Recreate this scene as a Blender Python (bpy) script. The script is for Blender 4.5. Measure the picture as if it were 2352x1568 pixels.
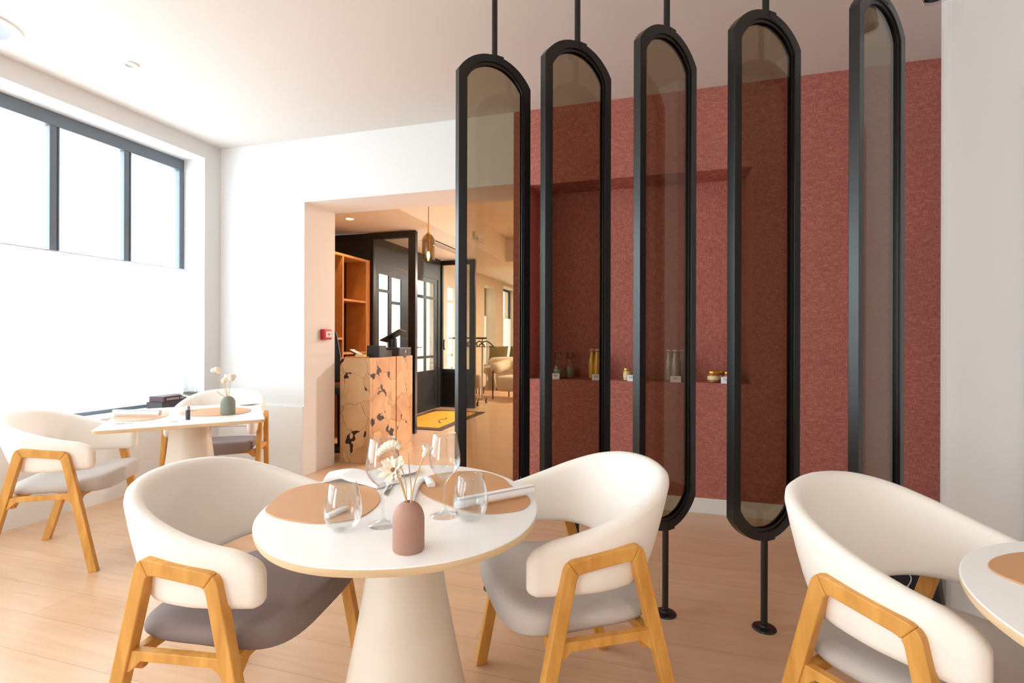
import bpy, bmesh, math, random
from mathutils import Vector, Matrix
PI = math.pi
S = bpy.context.scene
for o in list(bpy.data.objects): bpy.data.objects.remove(o)
COL = S.collection

# ------------------------------------------------------------------ camera
F_PX, YAW, ROLL, CY, EYE = 1163.295, 0.28430, 0.0027, 776.036, 1.2
cd = bpy.data.cameras.new('camera'); cam = bpy.data.objects.new('camera', cd); COL.objects.link(cam)
cd.sensor_width = 36; cd.lens = F_PX * 36 / 2352; cd.shift_y = (CY - 784) / 2352; cd.clip_start = 0.02
cam.matrix_world = Matrix.Translation((0, 0, EYE)) @ Matrix.Rotation(YAW, 4, 'Z') @ Matrix.Rotation(PI/2, 4, 'X') @ Matrix.Rotation(ROLL, 4, 'Z')
S.camera = cam

# ------------------------------------------------------------------ world, exposure, daylight
w = bpy.data.worlds.new('sky'); S.world = w; w.use_nodes = True
bg = w.node_tree.nodes['Background']; bg.inputs[0].default_value = (0.85, 0.93, 1.0, 1); bg.inputs[1].default_value = 10.5
S.cycles.max_bounces = 12; S.cycles.diffuse_bounces = 6; S.cycles.transparent_max_bounces = 32
S.view_settings.view_transform = 'Standard'; S.view_settings.look = 'None'
S.view_settings.exposure = -0.4; S.view_settings.gamma = 1; S.view_settings.use_curve_mapping = False

def area(name, loc, size, rot, power, color=(1, 1, 1), portal=False, size_y=None):
    l = bpy.data.lights.new(name, 'AREA'); l.energy = power; l.color = color
    l.shape = 'RECTANGLE'; l.size = size; l.size_y = size_y or size
    if portal: l.cycles.is_portal = True
    o = bpy.data.objects.new(name, l); o.location = loc; o.rotation_euler = rot; COL.objects.link(o); return o
area('window_portal', (-4.35, -0.2, 1.75), 7.6, (0, -PI/2, 0), 1, portal=True, size_y=2.3).rotation_euler = (PI/2, 0, -PI/2)
area('window_portal', (-2.75, -3.4, 1.6), 1.7, (-PI/2, 0, 0), 1, portal=True, size_y=2.4).rotation_euler = (PI/2, 0, 0)

# ------------------------------------------------------------------ materials
def srgb(r, g, b):
    f = lambda c: (c/255/12.92) if c/255 <= .04045 else ((c/255+.055)/1.055)**2.4
    return (f(r), f(g), f(b), 1)
def base(name):
    m = bpy.data.materials.new(name); m.use_nodes = True; nt = m.node_tree
    return m, nt, nt.nodes, nt.links, nt.nodes['Principled BSDF']
def mat(name, col, rough=.5, metal=0, bump=0, bscale=200, var=0, vscale=6, spec=.5, coat=0, sheen=0, emit=None, es=0):
    m, nt, N, L, b = base(name)
    b.inputs['Base Color'].default_value = col; b.inputs['Roughness'].default_value = rough
    b.inputs['Metallic'].default_value = metal; b.inputs['Specular IOR Level'].default_value = spec
    b.inputs['Coat Weight'].default_value = coat; b.inputs['Sheen Weight'].default_value = sheen
    if emit: b.inputs['Emission Color'].default_value = emit; b.inputs['Emission Strength'].default_value = es
    tc = N.new('ShaderNodeTexCoord')
    if var:
        n = N.new('ShaderNodeTexNoise'); n.inputs['Scale'].default_value = vscale; n.inputs['Detail'].default_value = 3
        L.new(tc.outputs['Object'], n.inputs['Vector'])
        r = N.new('ShaderNodeMix'); r.data_type = 'RGBA'
        r.inputs[6].default_value = tuple(c*(1-var) for c in col[:3])+(1,); r.inputs[7].default_value = tuple(min(1, c*(1+var)) for c in col[:3])+(1,)
        L.new(n.outputs['Fac'], r.inputs[0]); L.new(r.outputs[2], b.inputs['Base Color'])
    if bump:
        n = N.new('ShaderNodeTexNoise'); n.inputs['Scale'].default_value = bscale; n.inputs['Detail'].default_value = 2
        L.new(tc.outputs['Object'], n.inputs['Vector'])
        bu = N.new('ShaderNodeBump'); bu.inputs['Strength'].default_value = bump; bu.inputs['Distance'].default_value = .002
        L.new(n.outputs['Fac'], bu.inputs['Height']); L.new(bu.outputs['Normal'], b.inputs['Normal'])
    return m
def wood(name, c1, c2, scale=(2, 2, 30), rough=.45, spec=.4):
    """grain stretched along local z"""
    m, nt, N, L, b = base(name)
    tc = N.new('ShaderNodeTexCoord'); mp = N.new('ShaderNodeMapping'); mp.inputs['Scale'].default_value = scale
    n = N.new('ShaderNodeTexNoise'); n.inputs['Scale'].default_value = 1.6; n.inputs['Detail'].default_value = 5; n.inputs['Distortion'].default_value = .8
    cr = N.new('ShaderNodeValToRGB'); cr.color_ramp.elements[0].position = .3; cr.color_ramp.elements[0].color = c1
    cr.color_ramp.elements[1].position = .72; cr.color_ramp.elements[1].color = c2
    L.new(tc.outputs['Object'], mp.inputs[0]); L.new(mp.outputs[0], n.inputs['Vector']); L.new(n.outputs['Fac'], cr.inputs[0])
    L.new(cr.outputs[0], b.inputs['Base Color']); b.inputs['Roughness'].default_value = rough; b.inputs['Specular IOR Level'].default_value = spec
    return m
def glassy(name, tint, ior=1.45, refl=1.0, rough=0.0, power=5):
    """a clear or tinted thin wall: transparent body and fresnel reflection"""
    m = bpy.data.materials.new(name); m.use_nodes = True; nt = m.node_tree; N = nt.nodes; L = nt.links
    N.remove(N['Principled BSDF']); out = N['Material Output']
    t = N.new('ShaderNodeBsdfTransparent'); t.inputs[0].default_value = tint
    g = N.new('ShaderNodeBsdfGlossy'); g.inputs['Roughness'].default_value = rough; g.inputs['Color'].default_value = (refl, refl, refl, 1)
    lw = N.new('ShaderNodeLayerWeight'); lw.inputs[0].default_value = .5
    pw = N.new('ShaderNodeMath'); pw.operation = 'POWER'; pw.inputs[1].default_value = power; L.new(lw.outputs['Facing'], pw.inputs[0])
    f = N.new('ShaderNodeMath'); f.operation = 'MULTIPLY_ADD'; F0 = ((ior-1)/(ior+1))**2; f.inputs[1].default_value = 1-F0; f.inputs[2].default_value = F0; L.new(pw.outputs[0], f.inputs[0])
    mx = N.new('ShaderNodeMixShader'); L.new(f.outputs[0], mx.inputs[0]); L.new(t.outputs[0], mx.inputs[1]); L.new(g.outputs[0], mx.inputs[2])
    L.new(mx.outputs[0], out.inputs[0]); return m

M = {}
M['plaster'] = mat('wall_plaster', srgb(226, 226, 225), .85, bump=.05, bscale=60)
M['ceiling'] = mat('ceiling_plaster', srgb(218, 212, 206), .9)
M['lobby_ceiling'] = mat('lobby_plaster', srgb(222, 212, 200), .9)
M['trim'] = mat('painted_trim', srgb(226, 224, 218), .5)
M['steel'] = mat('black_steel', srgb(15, 15, 16), .3, spec=.6)
M['dark'] = mat('dark_metal_facade', srgb(38, 41, 43), .4)
M['winframe'] = mat('grey_window_frame', srgb(106, 116, 126), .4)
M['white_fab'] = mat('ivory_upholstery', srgb(244, 238, 230), .9, bump=.25, bscale=900, sheen=.2)
M['seat_light'] = mat('pale_grey_fabric', srgb(196, 189, 184), .95, bump=.3, bscale=900, var=.04, vscale=300)
M['seat_dark'] = mat('taupe_grey_fabric', srgb(134, 120, 118), .95, bump=.3, bscale=900, var=.05, vscale=300)
M['oak'] = wood('honey_oak', srgb(196, 138, 62), srgb(224, 168, 88), (14, 14, 3))
M['oak_edge'] = wood('pale_oak_edge', srgb(214, 186, 146), srgb(232, 208, 172), (3, 3, 20))
M['table'] = mat('white_laminate', srgb(246, 245, 243), .32, var=.012, vscale=8)
M['tbase'] = mat('pedestal_lacquer', srgb(226, 217, 204), .35, var=.02, vscale=3)
M['leather'] = mat('tan_leather', srgb(206, 156, 112), .5, bump=.15, bscale=500, var=.05, vscale=9)
M['linen'] = mat('white_linen', srgb(246, 244, 244), .9, bump=.3, bscale=700)
M['clay'] = mat('terracotta_ceramic', srgb(172, 132, 116), .55)
M['green'] = mat('sage_ceramic', srgb(126, 130, 116), .6)
M['porcelain'] = mat('white_porcelain', srgb(242, 242, 240), .2)
M['chrome'] = mat('polished_steel', srgb(190, 190, 192), .2, metal=1)
M['brass'] = mat('brass', srgb(205, 160, 70), .3, metal=1)
M['petal'] = mat('dried_petal', srgb(240, 230, 212), .9, var=.06, vscale=60)
M['stem'] = mat('dried_stem', srgb(214, 184, 140), .8)
M['seed'] = mat('brown_seed', srgb(150, 96, 50), .8)
M['black'] = mat('black_plastic', srgb(30, 30, 33), .45)
M['greyplastic'] = mat('charcoal_plastic', srgb(62, 62, 64), .5)
M['boucle'] = mat('cream_boucle', srgb(205, 190, 170), .98, bump=.6, bscale=120, sheen=.3)
M['olive'] = mat('olive_fabric', srgb(112, 98, 60), .9)
M['shelfwood'] = wood('orange_oak', srgb(196, 128, 62), srgb(214, 150, 84), (3, 30, 3))
M['paper'] = mat('white_card', srgb(236, 236, 238), .8)
M['ink'] = mat('printed_ink', srgb(90, 88, 92), .8)
M['palemark'] = mat('pale_print', srgb(196, 190, 194), .8)
M['redplastic'] = mat('red_plastic', srgb(176, 26, 30), .4)
M['mat_yellow'] = mat('yellow_coir', srgb(206, 152, 20), .95, bump=.5, bscale=300, var=.1, vscale=5)
M['mat_brown'] = mat('brown_border', srgb(84, 60, 44), .9)
M['juice'] = mat('yellow_juice', srgb(226, 166, 16), .3)
M['nectar'] = mat('beige_drink', srgb(168, 150, 128), .3)
M['jam'] = mat('amber_jam', srgb(178, 96, 56), .3)
M['cream'] = mat('pale_spread', srgb(222, 206, 150), .4)
M['book1'] = mat('charcoal_book', srgb(72, 68, 74), .6)
M['book2'] = mat('plum_book', srgb(88, 66, 76), .6)
M['glass'] = glassy('clear_glass', (.955, .965, .965, 1), 1.55, power=3)
M['pane'] = glassy('window_pane', (.96, .98, .98, 1), 1.4)
M['doorpane'] = glassy('door_pane', (.84, .87, .86, 1), 1.7)
M['smoke'] = glassy('smoked_bronze_glass', (.62, .565, .48, 1), 1.5)
M['smokegrey'] = glassy('smoked_grey_glass', (.72, .72, .70, 1), 1.6)
M['amber'] = glassy('amber_glass', (.74, .66, .50, 1), 1.5)
M['bag'] = mat('black_nylon', srgb(24, 23, 30), .6, var=.3, vscale=14)
M['bulb'] = mat('lit_filament', (1, .6, .2, 1), emit=(1, .62, .18, 1), es=40)
M['fill_soft'] = mat('fill_lamp_lens', (1, .9, .75, 1), emit=(1, .86, .68, 1), es=2.5)
M['lamp_on'] = mat('lit_lens', (1, .8, .5, 1), emit=(1, .72, .32, 1), es=25)
M['lens'] = mat('frosted_lens', srgb(196, 200, 206), .4)
M['dark_hole'] = mat('dark_cavity', srgb(40, 22, 12), .9)

def curtain_mat():
    m = bpy.data.materials.new('sheer_curtain'); m.use_nodes = True; nt = m.node_tree; N = nt.nodes; L = nt.links
    N.remove(N['Principled BSDF']); out = N['Material Output']
    d = N.new('ShaderNodeBsdfDiffuse'); d.inputs[0].default_value = (.92, .92, .92, 1)
    t = N.new('ShaderNodeBsdfTranslucent'); t.inputs[0].default_value = (.92, .92, .92, 1)
    tr = N.new('ShaderNodeBsdfTransparent')
    a = N.new('ShaderNodeMixShader'); a.inputs[0].default_value = .62; L.new(d.outputs[0], a.inputs[1]); L.new(t.outputs[0], a.inputs[2])
    c = N.new('ShaderNodeMixShader'); c.inputs[0].default_value = .22; L.new(a.outputs[0], c.inputs[1]); L.new(tr.outputs[0], c.inputs[2])
    L.new(c.outputs[0], out.inputs[0]); return m
M['curtain'] = curtain_mat()

def floor_mat():
    m, nt, N, L, b = base('pale_oak_planks')
    tc = N.new('ShaderNodeTexCoord')
    br = N.new('ShaderNodeTexBrick'); br.offset = .37; br.inputs['Scale'].default_value = 1
    br.inputs['Brick Width'].default_value = 1.9; br.inputs['Row Height'].default_value = .19
    br.inputs['Mortar Size'].default_value = .0013; br.inputs['Mortar Smooth'].default_value = .3
    br.inputs['Color1'].default_value = (.40, .40, .40, 1); br.inputs['Color2'].default_value = (.60, .60, .60, 1); br.inputs['Mortar'].default_value = (0, 0, 0, 1)
    L.new(tc.outputs['Object'], br.inputs['Vector'])
    mp = N.new('ShaderNodeMapping'); mp.inputs['Scale'].default_value = (1.1, 16, 1); L.new(tc.outputs['Object'], mp.inputs[0])
    n = N.new('ShaderNodeTexNoise'); n.inputs['Scale'].default_value = 1.5; n.inputs['Detail'].default_value = 6; n.inputs['Distortion'].default_value = 1.1
    L.new(mp.outputs[0], n.inputs['Vector'])
    ad = N.new('ShaderNodeMath'); ad.operation = 'MULTIPLY_ADD'; ad.inputs[1].default_value = .45; L.new(br.outputs['Color'], ad.inputs[0])
    sc = N.new('ShaderNodeMath'); sc.operation = 'MULTIPLY'; sc.inputs[1].default_value = .55; L.new(n.outputs['Fac'], sc.inputs[0]); L.new(sc.outputs[0], ad.inputs[2])
    cr = N.new('ShaderNodeValToRGB'); cr.color_ramp.elements[0].position = .33; cr.color_ramp.elements[0].color = srgb(204, 166, 130)
    cr.color_ramp.elements[1].position = .68; cr.color_ramp.elements[1].color = srgb(224, 190, 156)
    L.new(ad.outputs[0], cr.inputs[0])
    mx = N.new('ShaderNodeMix'); mx.data_type = 'RGBA'; mx.inputs[7].default_value = srgb(176, 138, 104)
    L.new(br.outputs['Fac'], mx.inputs[0]); L.new(cr.outputs[0], mx.inputs[6]); L.new(mx.outputs[2], b.inputs['Base Color'])
    b.inputs['Roughness'].default_value = .30; b.inputs['Specular IOR Level'].default_value = .8
    bu = N.new('ShaderNodeBump'); bu.inputs['Strength'].default_value = .12; bu.inputs['Distance'].default_value = .003
    L.new(n.outputs['Fac'], bu.inputs['Height']); L.new(bu.outputs[0], b.inputs['Normal'])
    return m
M['floor'] = floor_mat()

def red_mat():
    m, nt, N, L, b = base('terracotta_linen_wallpaper')
    tc = N.new('ShaderNodeTexCoord')
    def streak(scale):
        mp = N.new('ShaderNodeMapping'); mp.inputs['Scale'].default_value = scale; L.new(tc.outputs['Object'], mp.inputs[0])
        n = N.new('ShaderNodeTexNoise'); n.inputs['Scale'].default_value = 1; n.inputs['Detail'].default_value = 2; n.inputs['Roughness'].default_value = .6
        L.new(mp.outputs[0], n.inputs['Vector']); return n
    a = streak((280, 280, 30)); c = streak((30, 30, 280)); d = streak((3, 3, 3))
    mx = N.new('ShaderNodeMath'); mx.operation = 'MAXIMUM'; L.new(a.outputs['Fac'], mx.inputs[0]); L.new(c.outputs['Fac'], mx.inputs[1])
    cr = N.new('ShaderNodeValToRGB'); e = cr.color_ramp.elements
    e[0].position = .44; e[0].color = srgb(154, 84, 74); e[1].position = .80; e[1].color = srgb(214, 154, 138)
    k = cr.color_ramp.elements.new(.60); k.color = srgb(176, 106, 94)
    L.new(mx.outputs[0], cr.inputs[0])
    hv = N.new('ShaderNodeHueSaturation'); ma = N.new('ShaderNodeMapRange'); ma.inputs[3].default_value = .92; ma.inputs[4].default_value = 1.08
    L.new(d.outputs['Fac'], ma.inputs[0]); L.new(ma.outputs[0], hv.inputs['Value']); L.new(cr.outputs[0], hv.inputs['Color']); L.new(hv.outputs[0], b.inputs['Base Color'])
    b.inputs['Roughness'].default_value = .8
    bu = N.new('ShaderNodeBump'); bu.inputs['Strength'].default_value = .3; bu.inputs['Distance'].default_value = .002
    L.new(mx.outputs[0], bu.inputs['Height']); L.new(bu.outputs[0], b.inputs['Normal'])
    return m
M['red'] = red_mat()

def root_mat():
    m, nt, N, L, b = base('teak_root_slices')
    tc = N.new('ShaderNodeTexCoord')
    n0 = N.new('ShaderNodeTexNoise'); n0.inputs['Scale'].default_value = 4; n0.inputs['Detail'].default_value = 2; L.new(tc.outputs['Object'], n0.inputs['Vector'])
    vm = N.new('ShaderNodeVectorMath'); vm.operation = 'MULTIPLY_ADD'; vm.inputs[1].default_value = (.26, .26, .26); L.new(n0.outputs['Color'], vm.inputs[0]); L.new(tc.outputs['Object'], vm.inputs[2])
    v = N.new('ShaderNodeTexVoronoi'); v.feature = 'DISTANCE_TO_EDGE'; v.inputs['Scale'].default_value = 4.2; L.new(vm.outputs[0], v.inputs['Vector'])
    v2 = N.new('ShaderNodeTexVoronoi'); v2.inputs['Scale'].default_value = 4.2; L.new(vm.outputs[0], v2.inputs['Vector'])
    n1 = N.new('ShaderNodeTexNoise'); n1.inputs['Scale'].default_value = 7; L.new(tc.outputs['Object'], n1.inputs['Vector'])
    th = N.new('ShaderNodeMapRange'); th.inputs[1].default_value = .58; th.inputs[2].default_value = .76; th.inputs[3].default_value = .0; th.inputs[4].default_value = .17
    L.new(n1.outputs['Fac'], th.inputs[0])
    lt = N.new('ShaderNodeMath'); lt.operation = 'LESS_THAN'; L.new(v.outputs['Distance'], lt.inputs[0]); L.new(th.outputs[0], lt.inputs[1])
    n2 = N.new('ShaderNodeTexNoise'); n2.inputs['Scale'].default_value = 3; n2.inputs['Detail'].default_value = 5; L.new(vm.outputs[0], n2.inputs['Vector'])
    ad = N.new('ShaderNodeMath'); ad.operation = 'MULTIPLY_ADD'; ad.inputs[1].default_value = .35
    sp = N.new('ShaderNodeSeparateColor'); L.new(v2.outputs['Color'], sp.inputs[0]); L.new(sp.outputs[0], ad.inputs[0]); L.new(n2.outputs['Fac'], ad.inputs[2])
    cr = N.new('ShaderNodeValToRGB'); cr.color_ramp.elements[0].position = .4; cr.color_ramp.elements[0].color = srgb(176, 130, 88)
    cr.color_ramp.elements[1].position = .9; cr.color_ramp.elements[1].color = srgb(212, 174, 130)
    L.new(ad.outputs[0], cr.inputs[0])
    li = N.new('ShaderNodeMapRange'); li.inputs[1].default_value = 0; li.inputs[2].default_value = .016; li.inputs[3].default_value = .85; li.inputs[4].default_value = 0; L.new(v.outputs['Distance'], li.inputs[0])
    m0 = N.new('ShaderNodeMix'); m0.data_type = 'RGBA'; m0.inputs[7].default_value = srgb(120, 78, 44); L.new(li.outputs[0], m0.inputs[0]); L.new(cr.outputs[0], m0.inputs[6])
    mx = N.new('ShaderNodeMix'); mx.data_type = 'RGBA'; mx.inputs[7].default_value = srgb(44, 20, 12)
    L.new(lt.outputs[0], mx.inputs[0]); L.new(m0.outputs[2], mx.inputs[6]); L.new(mx.outputs[2], b.inputs['Base Color'])
    b.inputs['Roughness'].default_value = .55; return m
M['root'] = root_mat()

# ------------------------------------------------------------------ mesh helpers
def bmnew(): return bmesh.new()
def add_box(bm, x0, x1, y0, y1, z0, z1):
    vs = [bm.verts.new(p) for p in ((x0,y0,z0),(x1,y0,z0),(x1,y1,z0),(x0,y1,z0),(x0,y0,z1),(x1,y0,z1),(x1,y1,z1),(x0,y1,z1))]
    for f in ((3,2,1,0),(4,5,6,7),(0,1,5,4),(1,2,6,5),(2,3,7,6),(3,0,4,7)): bm.faces.new([vs[i] for i in f])
    return vs
def add_prism(bm, poly, z0, z1, axis='z', fn=None):
    """poly of 2D points swept along an axis; fn maps (a,b,c) to a point"""
    def P(a, b, c):
        if fn: return fn(a, b, c)
        return {'z': (a, b, c), 'y': (a, c, b), 'x': (c, a, b)}[axis]
    lo = [bm.verts.new(P(a, b, z0)) for a, b in poly]; hi = [bm.verts.new(P(a, b, z1)) for a, b in poly]
    n = len(poly)
    bm.faces.new(lo[::-1]); bm.faces.new(hi)
    for i in range(n): bm.faces.new((lo[i], lo[(i+1) % n], hi[(i+1) % n], hi[i]))
def add_lathe(bm, prof, seg=40, c=(0, 0, 0)):
    rings = []
    for r, z in prof:
        if r < 1e-6: rings.append([bm.verts.new((c[0], c[1], c[2]+z))])
        else: rings.append([bm.verts.new((c[0]+r*math.cos(2*PI*i/seg), c[1]+r*math.sin(2*PI*i/seg), c[2]+z)) for i in range(seg)])
    for a, b in zip(rings, rings[1:]):
        for i in range(seg):
            j = (i+1) % seg
            if len(a) == 1 and len(b) == 1: continue
            if len(a) == 1: bm.faces.new((a[0], b[j], b[i]))
            elif len(b) == 1: bm.faces.new((a[i], a[j], b[0]))
            else: bm.faces.new((a[i], a[j], b[j], b[i]))
def add_tube(bm, pts, rad, seg=10, cap=True):
    pts = [Vector(p) for p in pts]; n = len(pts)
    if not isinstance(rad, (list, tuple)): rad = [rad]*n
    up = Vector((0, 0, 1)); rings = []; prev = None
    for i, p in enumerate(pts):
        t = (pts[min(i+1, n-1)] - pts[max(i-1, 0)]).normalized()
        if prev is None:
            a = t.cross(up)
            if a.length < .1: a = t.cross(Vector((1, 0, 0)))
        else: a = prev - t*prev.dot(t)
        a.normalize(); prev = a; b = t.cross(a)
        rings.append([bm.verts.new(p + (a*math.cos(2*PI*k/seg) + b*math.sin(2*PI*k/seg))*rad[i]) for k in range(seg)])
    for u, v in zip(rings, rings[1:]):
        for k in range(seg): bm.faces.new((u[k], u[(k+1) % seg], v[(k+1) % seg], v[k]))
    if cap: bm.faces.new(rings[0][::-1]); bm.faces.new(rings[-1])
def rbox(bm, x0, x1, y0, y1, z0, z1, r=.01, seg=3):
    t = bmesh.new(); add_box(t, x0, x1, y0, y1, z0, z1)
    bmesh.ops.bevel(t, geom=list(t.edges), offset=r, segments=seg, affect='EDGES', profile=.5)
    me = bpy.data.meshes.new('t'); t.to_mesh(me); t.free(); bm.from_mesh(me); bpy.data.meshes.remove(me)
def build(name, bm, m, parent=None, smooth=False, bevel=0, loc=None, bseg=2):
    bmesh.ops.recalc_face_normals(bm, faces=list(bm.faces))
    me = bpy.data.meshes.new(name); bm.to_mesh(me); bm.free()
    for x in (m if isinstance(m, (list, tuple)) else [m]): me.materials.append(x)
    if smooth:
        for p in me.polygons: p.use_smooth = True
        if smooth != 'all':
            try: me.set_sharp_from_angle(angle=math.radians(smooth if smooth is not True else 40))
            except Exception: pass
    o = bpy.data.objects.new(name, me); COL.objects.link(o)
    if parent: o.parent = parent
    if loc: o.location = loc
    if bevel:
        b = o.modifiers.new('bevel', 'BEVEL'); b.width = bevel; b.segments = bseg; b.limit_method = 'ANGLE'; b.angle_limit = math.radians(35)
    return o
def tag(o, label, cat, group=None, kind=None):
    if label: o['label'] = label
    if cat: o['category'] = cat
    if group: o['group'] = group
    if kind: o['kind'] = kind
    return o
def thing(name, label, cat, loc=(0, 0, 0), rz=0, group=None):
    o = bpy.data.objects.new(name, None); COL.objects.link(o); o.empty_display_size = .1
    o.location = loc; o.rotation_euler = (0, 0, rz); return tag(o, label, cat, group)
def dup(root, loc, rz, label=None, group=None):
    r = root.copy(); COL.objects.link(r); r.location = loc; r.rotation_euler = (0, 0, rz)
    if label: r['label'] = label
    if group: r['group'] = group
    for ch in list(root.children):
        c = ch.copy(); COL.objects.link(c); c.parent = r
        for g in list(ch.children):
            d = g.copy(); COL.objects.link(d); d.parent = c
    return r
def struct(name, bm, m, parent=None, **k):
    o = build(name, bm, m, parent, **k)
    if not parent: o['kind'] = 'structure'
    return o
def boxes(*bs):
    bm = bmnew()
    for b in bs: add_box(bm, *b)
    return bm
def smoothcurve(pts, n=8):
    """catmull-rom through points"""
    P = [Vector(p) for p in pts]; out = []
    for i in range(len(P)-1):
        p0 = P[max(i-1, 0)]; p1 = P[i]; p2 = P[i+1]; p3 = P[min(i+2, len(P)-1)]
        for k in range(n):
            t = k/n
            out.append(.5*((2*p1)+(p2-p0)*t+(2*p0-5*p1+4*p2-p3)*t*t+(3*p1-p0-3*p2+p3)*t**3))
    out.append(P[-1]); return out

# ------------------------------------------------------------------ room shell
XL, YB, ZC = -3.876, 3.714, 2.923
XR, YF = 3.4, -3.3
WT = .43                                   # thickness of the wall with the opening
YB2 = YB + WT
OX0, OX1, OZ = -2.965, -1.076, 2.375       # opening
NX0, NX1, NZ0, NZ1, ND = -.953, .594, .893, 2.355, .28   # niche
XO = XL - .45
struct('floor', boxes((XO, 4.0, YF-.3, 16.0, -.1, 0)), M['floor'])
struct('ceiling', boxes((XO, 4.0, YF-.3, YB2, ZC, ZC+.15)), M['ceiling'])
# left wall around the big window (opening y from WY0 to WY1)
WY0, WY1, WZ0, WZ1 = -3.0, 3.544, .60, 2.787
struct('wall_left', boxes((XO, XL, YF-.3, YB2, 0, WZ0), (XO, XL, YF-.3, YB2, WZ1, ZC), (XO, XL, WY1, YB2, WZ0, WZ1), (XO, XL, YF-.3, WY0, WZ0, WZ1)), M['plaster'])
# back wall: pier left, lintel above opening
struct('wall_back', boxes((XL, OX0, YB, YB2, 0, ZC), (OX0, OX1, YB, YB2, OZ, ZC)), M['plaster'])
# plinth boxing along the foot of the pier
struct('trim_1', boxes((XL, OX0+.001, YB-.02, YB, 0, .60)), M['trim'], bevel=.002)
# red wall with niche
RX1 = 1.9
struct('wall_red', boxes((OX1, NX0, YB, YB2, 0, ZC), (NX1, RX1, YB, YB2, 0, ZC), (NX0, NX1, YB, YB2, 0, NZ0), (NX0, NX1, YB, YB2, NZ1, ZC), (NX0, NX1, YB+ND, YB2, NZ0, NZ1)), M['red'])
struct('baseboard_back', boxes((OX1, RX1, YB-.014, YB, 0, .105)), M['trim'], bevel=.003)
struct('baseboard_1', boxes((XL, OX0+.001, YB-.025, YB-.0205, 0, .10)), M['trim'], bevel=.002)
# right side: rounded pier end and slanting wall
bm = bmnew()
d = Vector((.832, -.555)); e0 = Vector((1.262, 2.683))
pe = e0 + d*2.57
arc = [(1.217, 2.74), (1.219, 2.722), (1.226, 2.708), (1.238, 2.697)]
add_prism(bm, arc + [(e0.x, e0.y), (pe.x, pe.y), (pe.x+.3, pe.y+.3), (RX1+1.6, YB2), (RX1-.1, YB2), (RX1-.1, 3.9)], 0, ZC)
struct('wall_pier', bm, M['plaster'])
struct('wall_right', boxes((XR, XR+.3, YF-.3, 1.6, 0, ZC)), M['plaster'])
# wall behind the camera with a wide shop window
struct('wall_front', boxes((XO, XR+.3, YF-.3, YF, 0, .45), (XO, XR+.3, YF-.3, YF, 2.75, ZC), (XO, -3.5, YF-.3, YF, .45, 2.75), (-2.0, XR+.3, YF-.3, YF, .45, 2.75)), M['plaster'])
# panelled door in the slanting wall just past the right edge (it mirrors in the last glass panel)
ang = math.atan2(d.y, d.x)
dr = thing('door_1', None, None, (e0.x+d.x*.235, e0.y+d.y*.235, 0), ang); dr['kind'] = 'structure'
dm = mat('greige_door_paint', srgb(196, 184, 176), .5)
build('door_leaf', boxes((0, .86, -.035, 0, 0, 2.2)), dm, dr)
bm = bmnew()
for z0, z1 in ((.12, .62), (.70, .98), (1.06, 2.06)):
    for a in ((.12, .74, z0, z0+.02), (.12, .74, z1-.02, z1), (.12, .14, z0, z1), (.72, .74, z0, z1)): add_box(bm, a[0], a[1], -.048, -.035, a[2], a[3])
build('panel_moulding', bm, dm, dr)
build('door_frame', boxes((-.02, 0, -.045, 0, 0, 2.27), (.86, .93, -.045, 0, 0, 2.27), (0, .86, -.045, 0, 2.2, 2.27)), dm, dr)

# ------------------------------------------------------------------ big window
GX = -4.14
wn = thing('window_1', None, None, (GX, 0, 0)); wn['kind'] = 'structure'
fr = boxes((-.03, .03, WY0, WY1, 2.69, WZ1), (-.03, .03, WY0, WY1, WZ0, .64), (-.03, .03, 3.50, WY1, .665, 2.69), (-.03, .03, WY0, WY0+.05, .665, 2.69))
build('window_frame', fr, M['winframe'], wn, bevel=.004)
ym = 3.505
for y0, y1 in ((3.02, 3.065), (2.505, 2.555), (1.96, 2.01), (1.40, 1.45), (.85, .90), (.30, .35), (-.25, -.20), (-.8, -.75), (-1.35, -1.3), (-1.9, -1.85), (-2.45, -2.4)):
    build('mullion', boxes((-.026, .026, y0-.004, y1-.008, .665, 2.69), (-.03, .034, y1-.002, y1+.004, .665, 2.69)), M['winframe'], wn, bevel=.003)
build('window_pane', boxes((-.004, .004, WY0+.04, WY1-.04, .66, 2.70)), M['pane'], wn)
build('window_sill', boxes((.03, -XL+GX+.0 if False else (XL-GX+.03), WY0, WY1, WZ0-.03, WZ0+.012)), M['trim'], wn, bevel=.004)

# sheer cafe curtain on a thin rod
cu = thing('cafe_curtain', 'sheer white cafe curtain covering the lower half of the big left window', 'curtain', (GX+.075, 0, 0))
bm = bmnew(); n = 420; rows = []
for z in (1.795, 1.2, .650):
    row = []
    for i in range(n+1):
        y = -2.9 + (3.555+2.9)*i/n
        if i > n-6: y -= .045*(1.795-z)/1.1*min(1, (z-.5)) * (i-(n-6))/6
        row.append(bm.verts.new((.008*math.sin(y*55)+.006*math.sin(y*23+1)*(1 if z < 1.7 else .4), y, z)))
    rows.append(row)
for a, b in zip(rows, rows[1:]):
    for i in range(n): bm.faces.new((a[i], a[i+1], b[i+1], b[i]))
build('curtain_cloth', bm, M['curtain'], cu, smooth='all')
bm = bmnew(); add_tube(bm, [(.0, -2.95, 1.80), (.0, 3.53, 1.80)], .005, 8); build('curtain_rod', bm, M['chrome'], cu, smooth=True)

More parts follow.
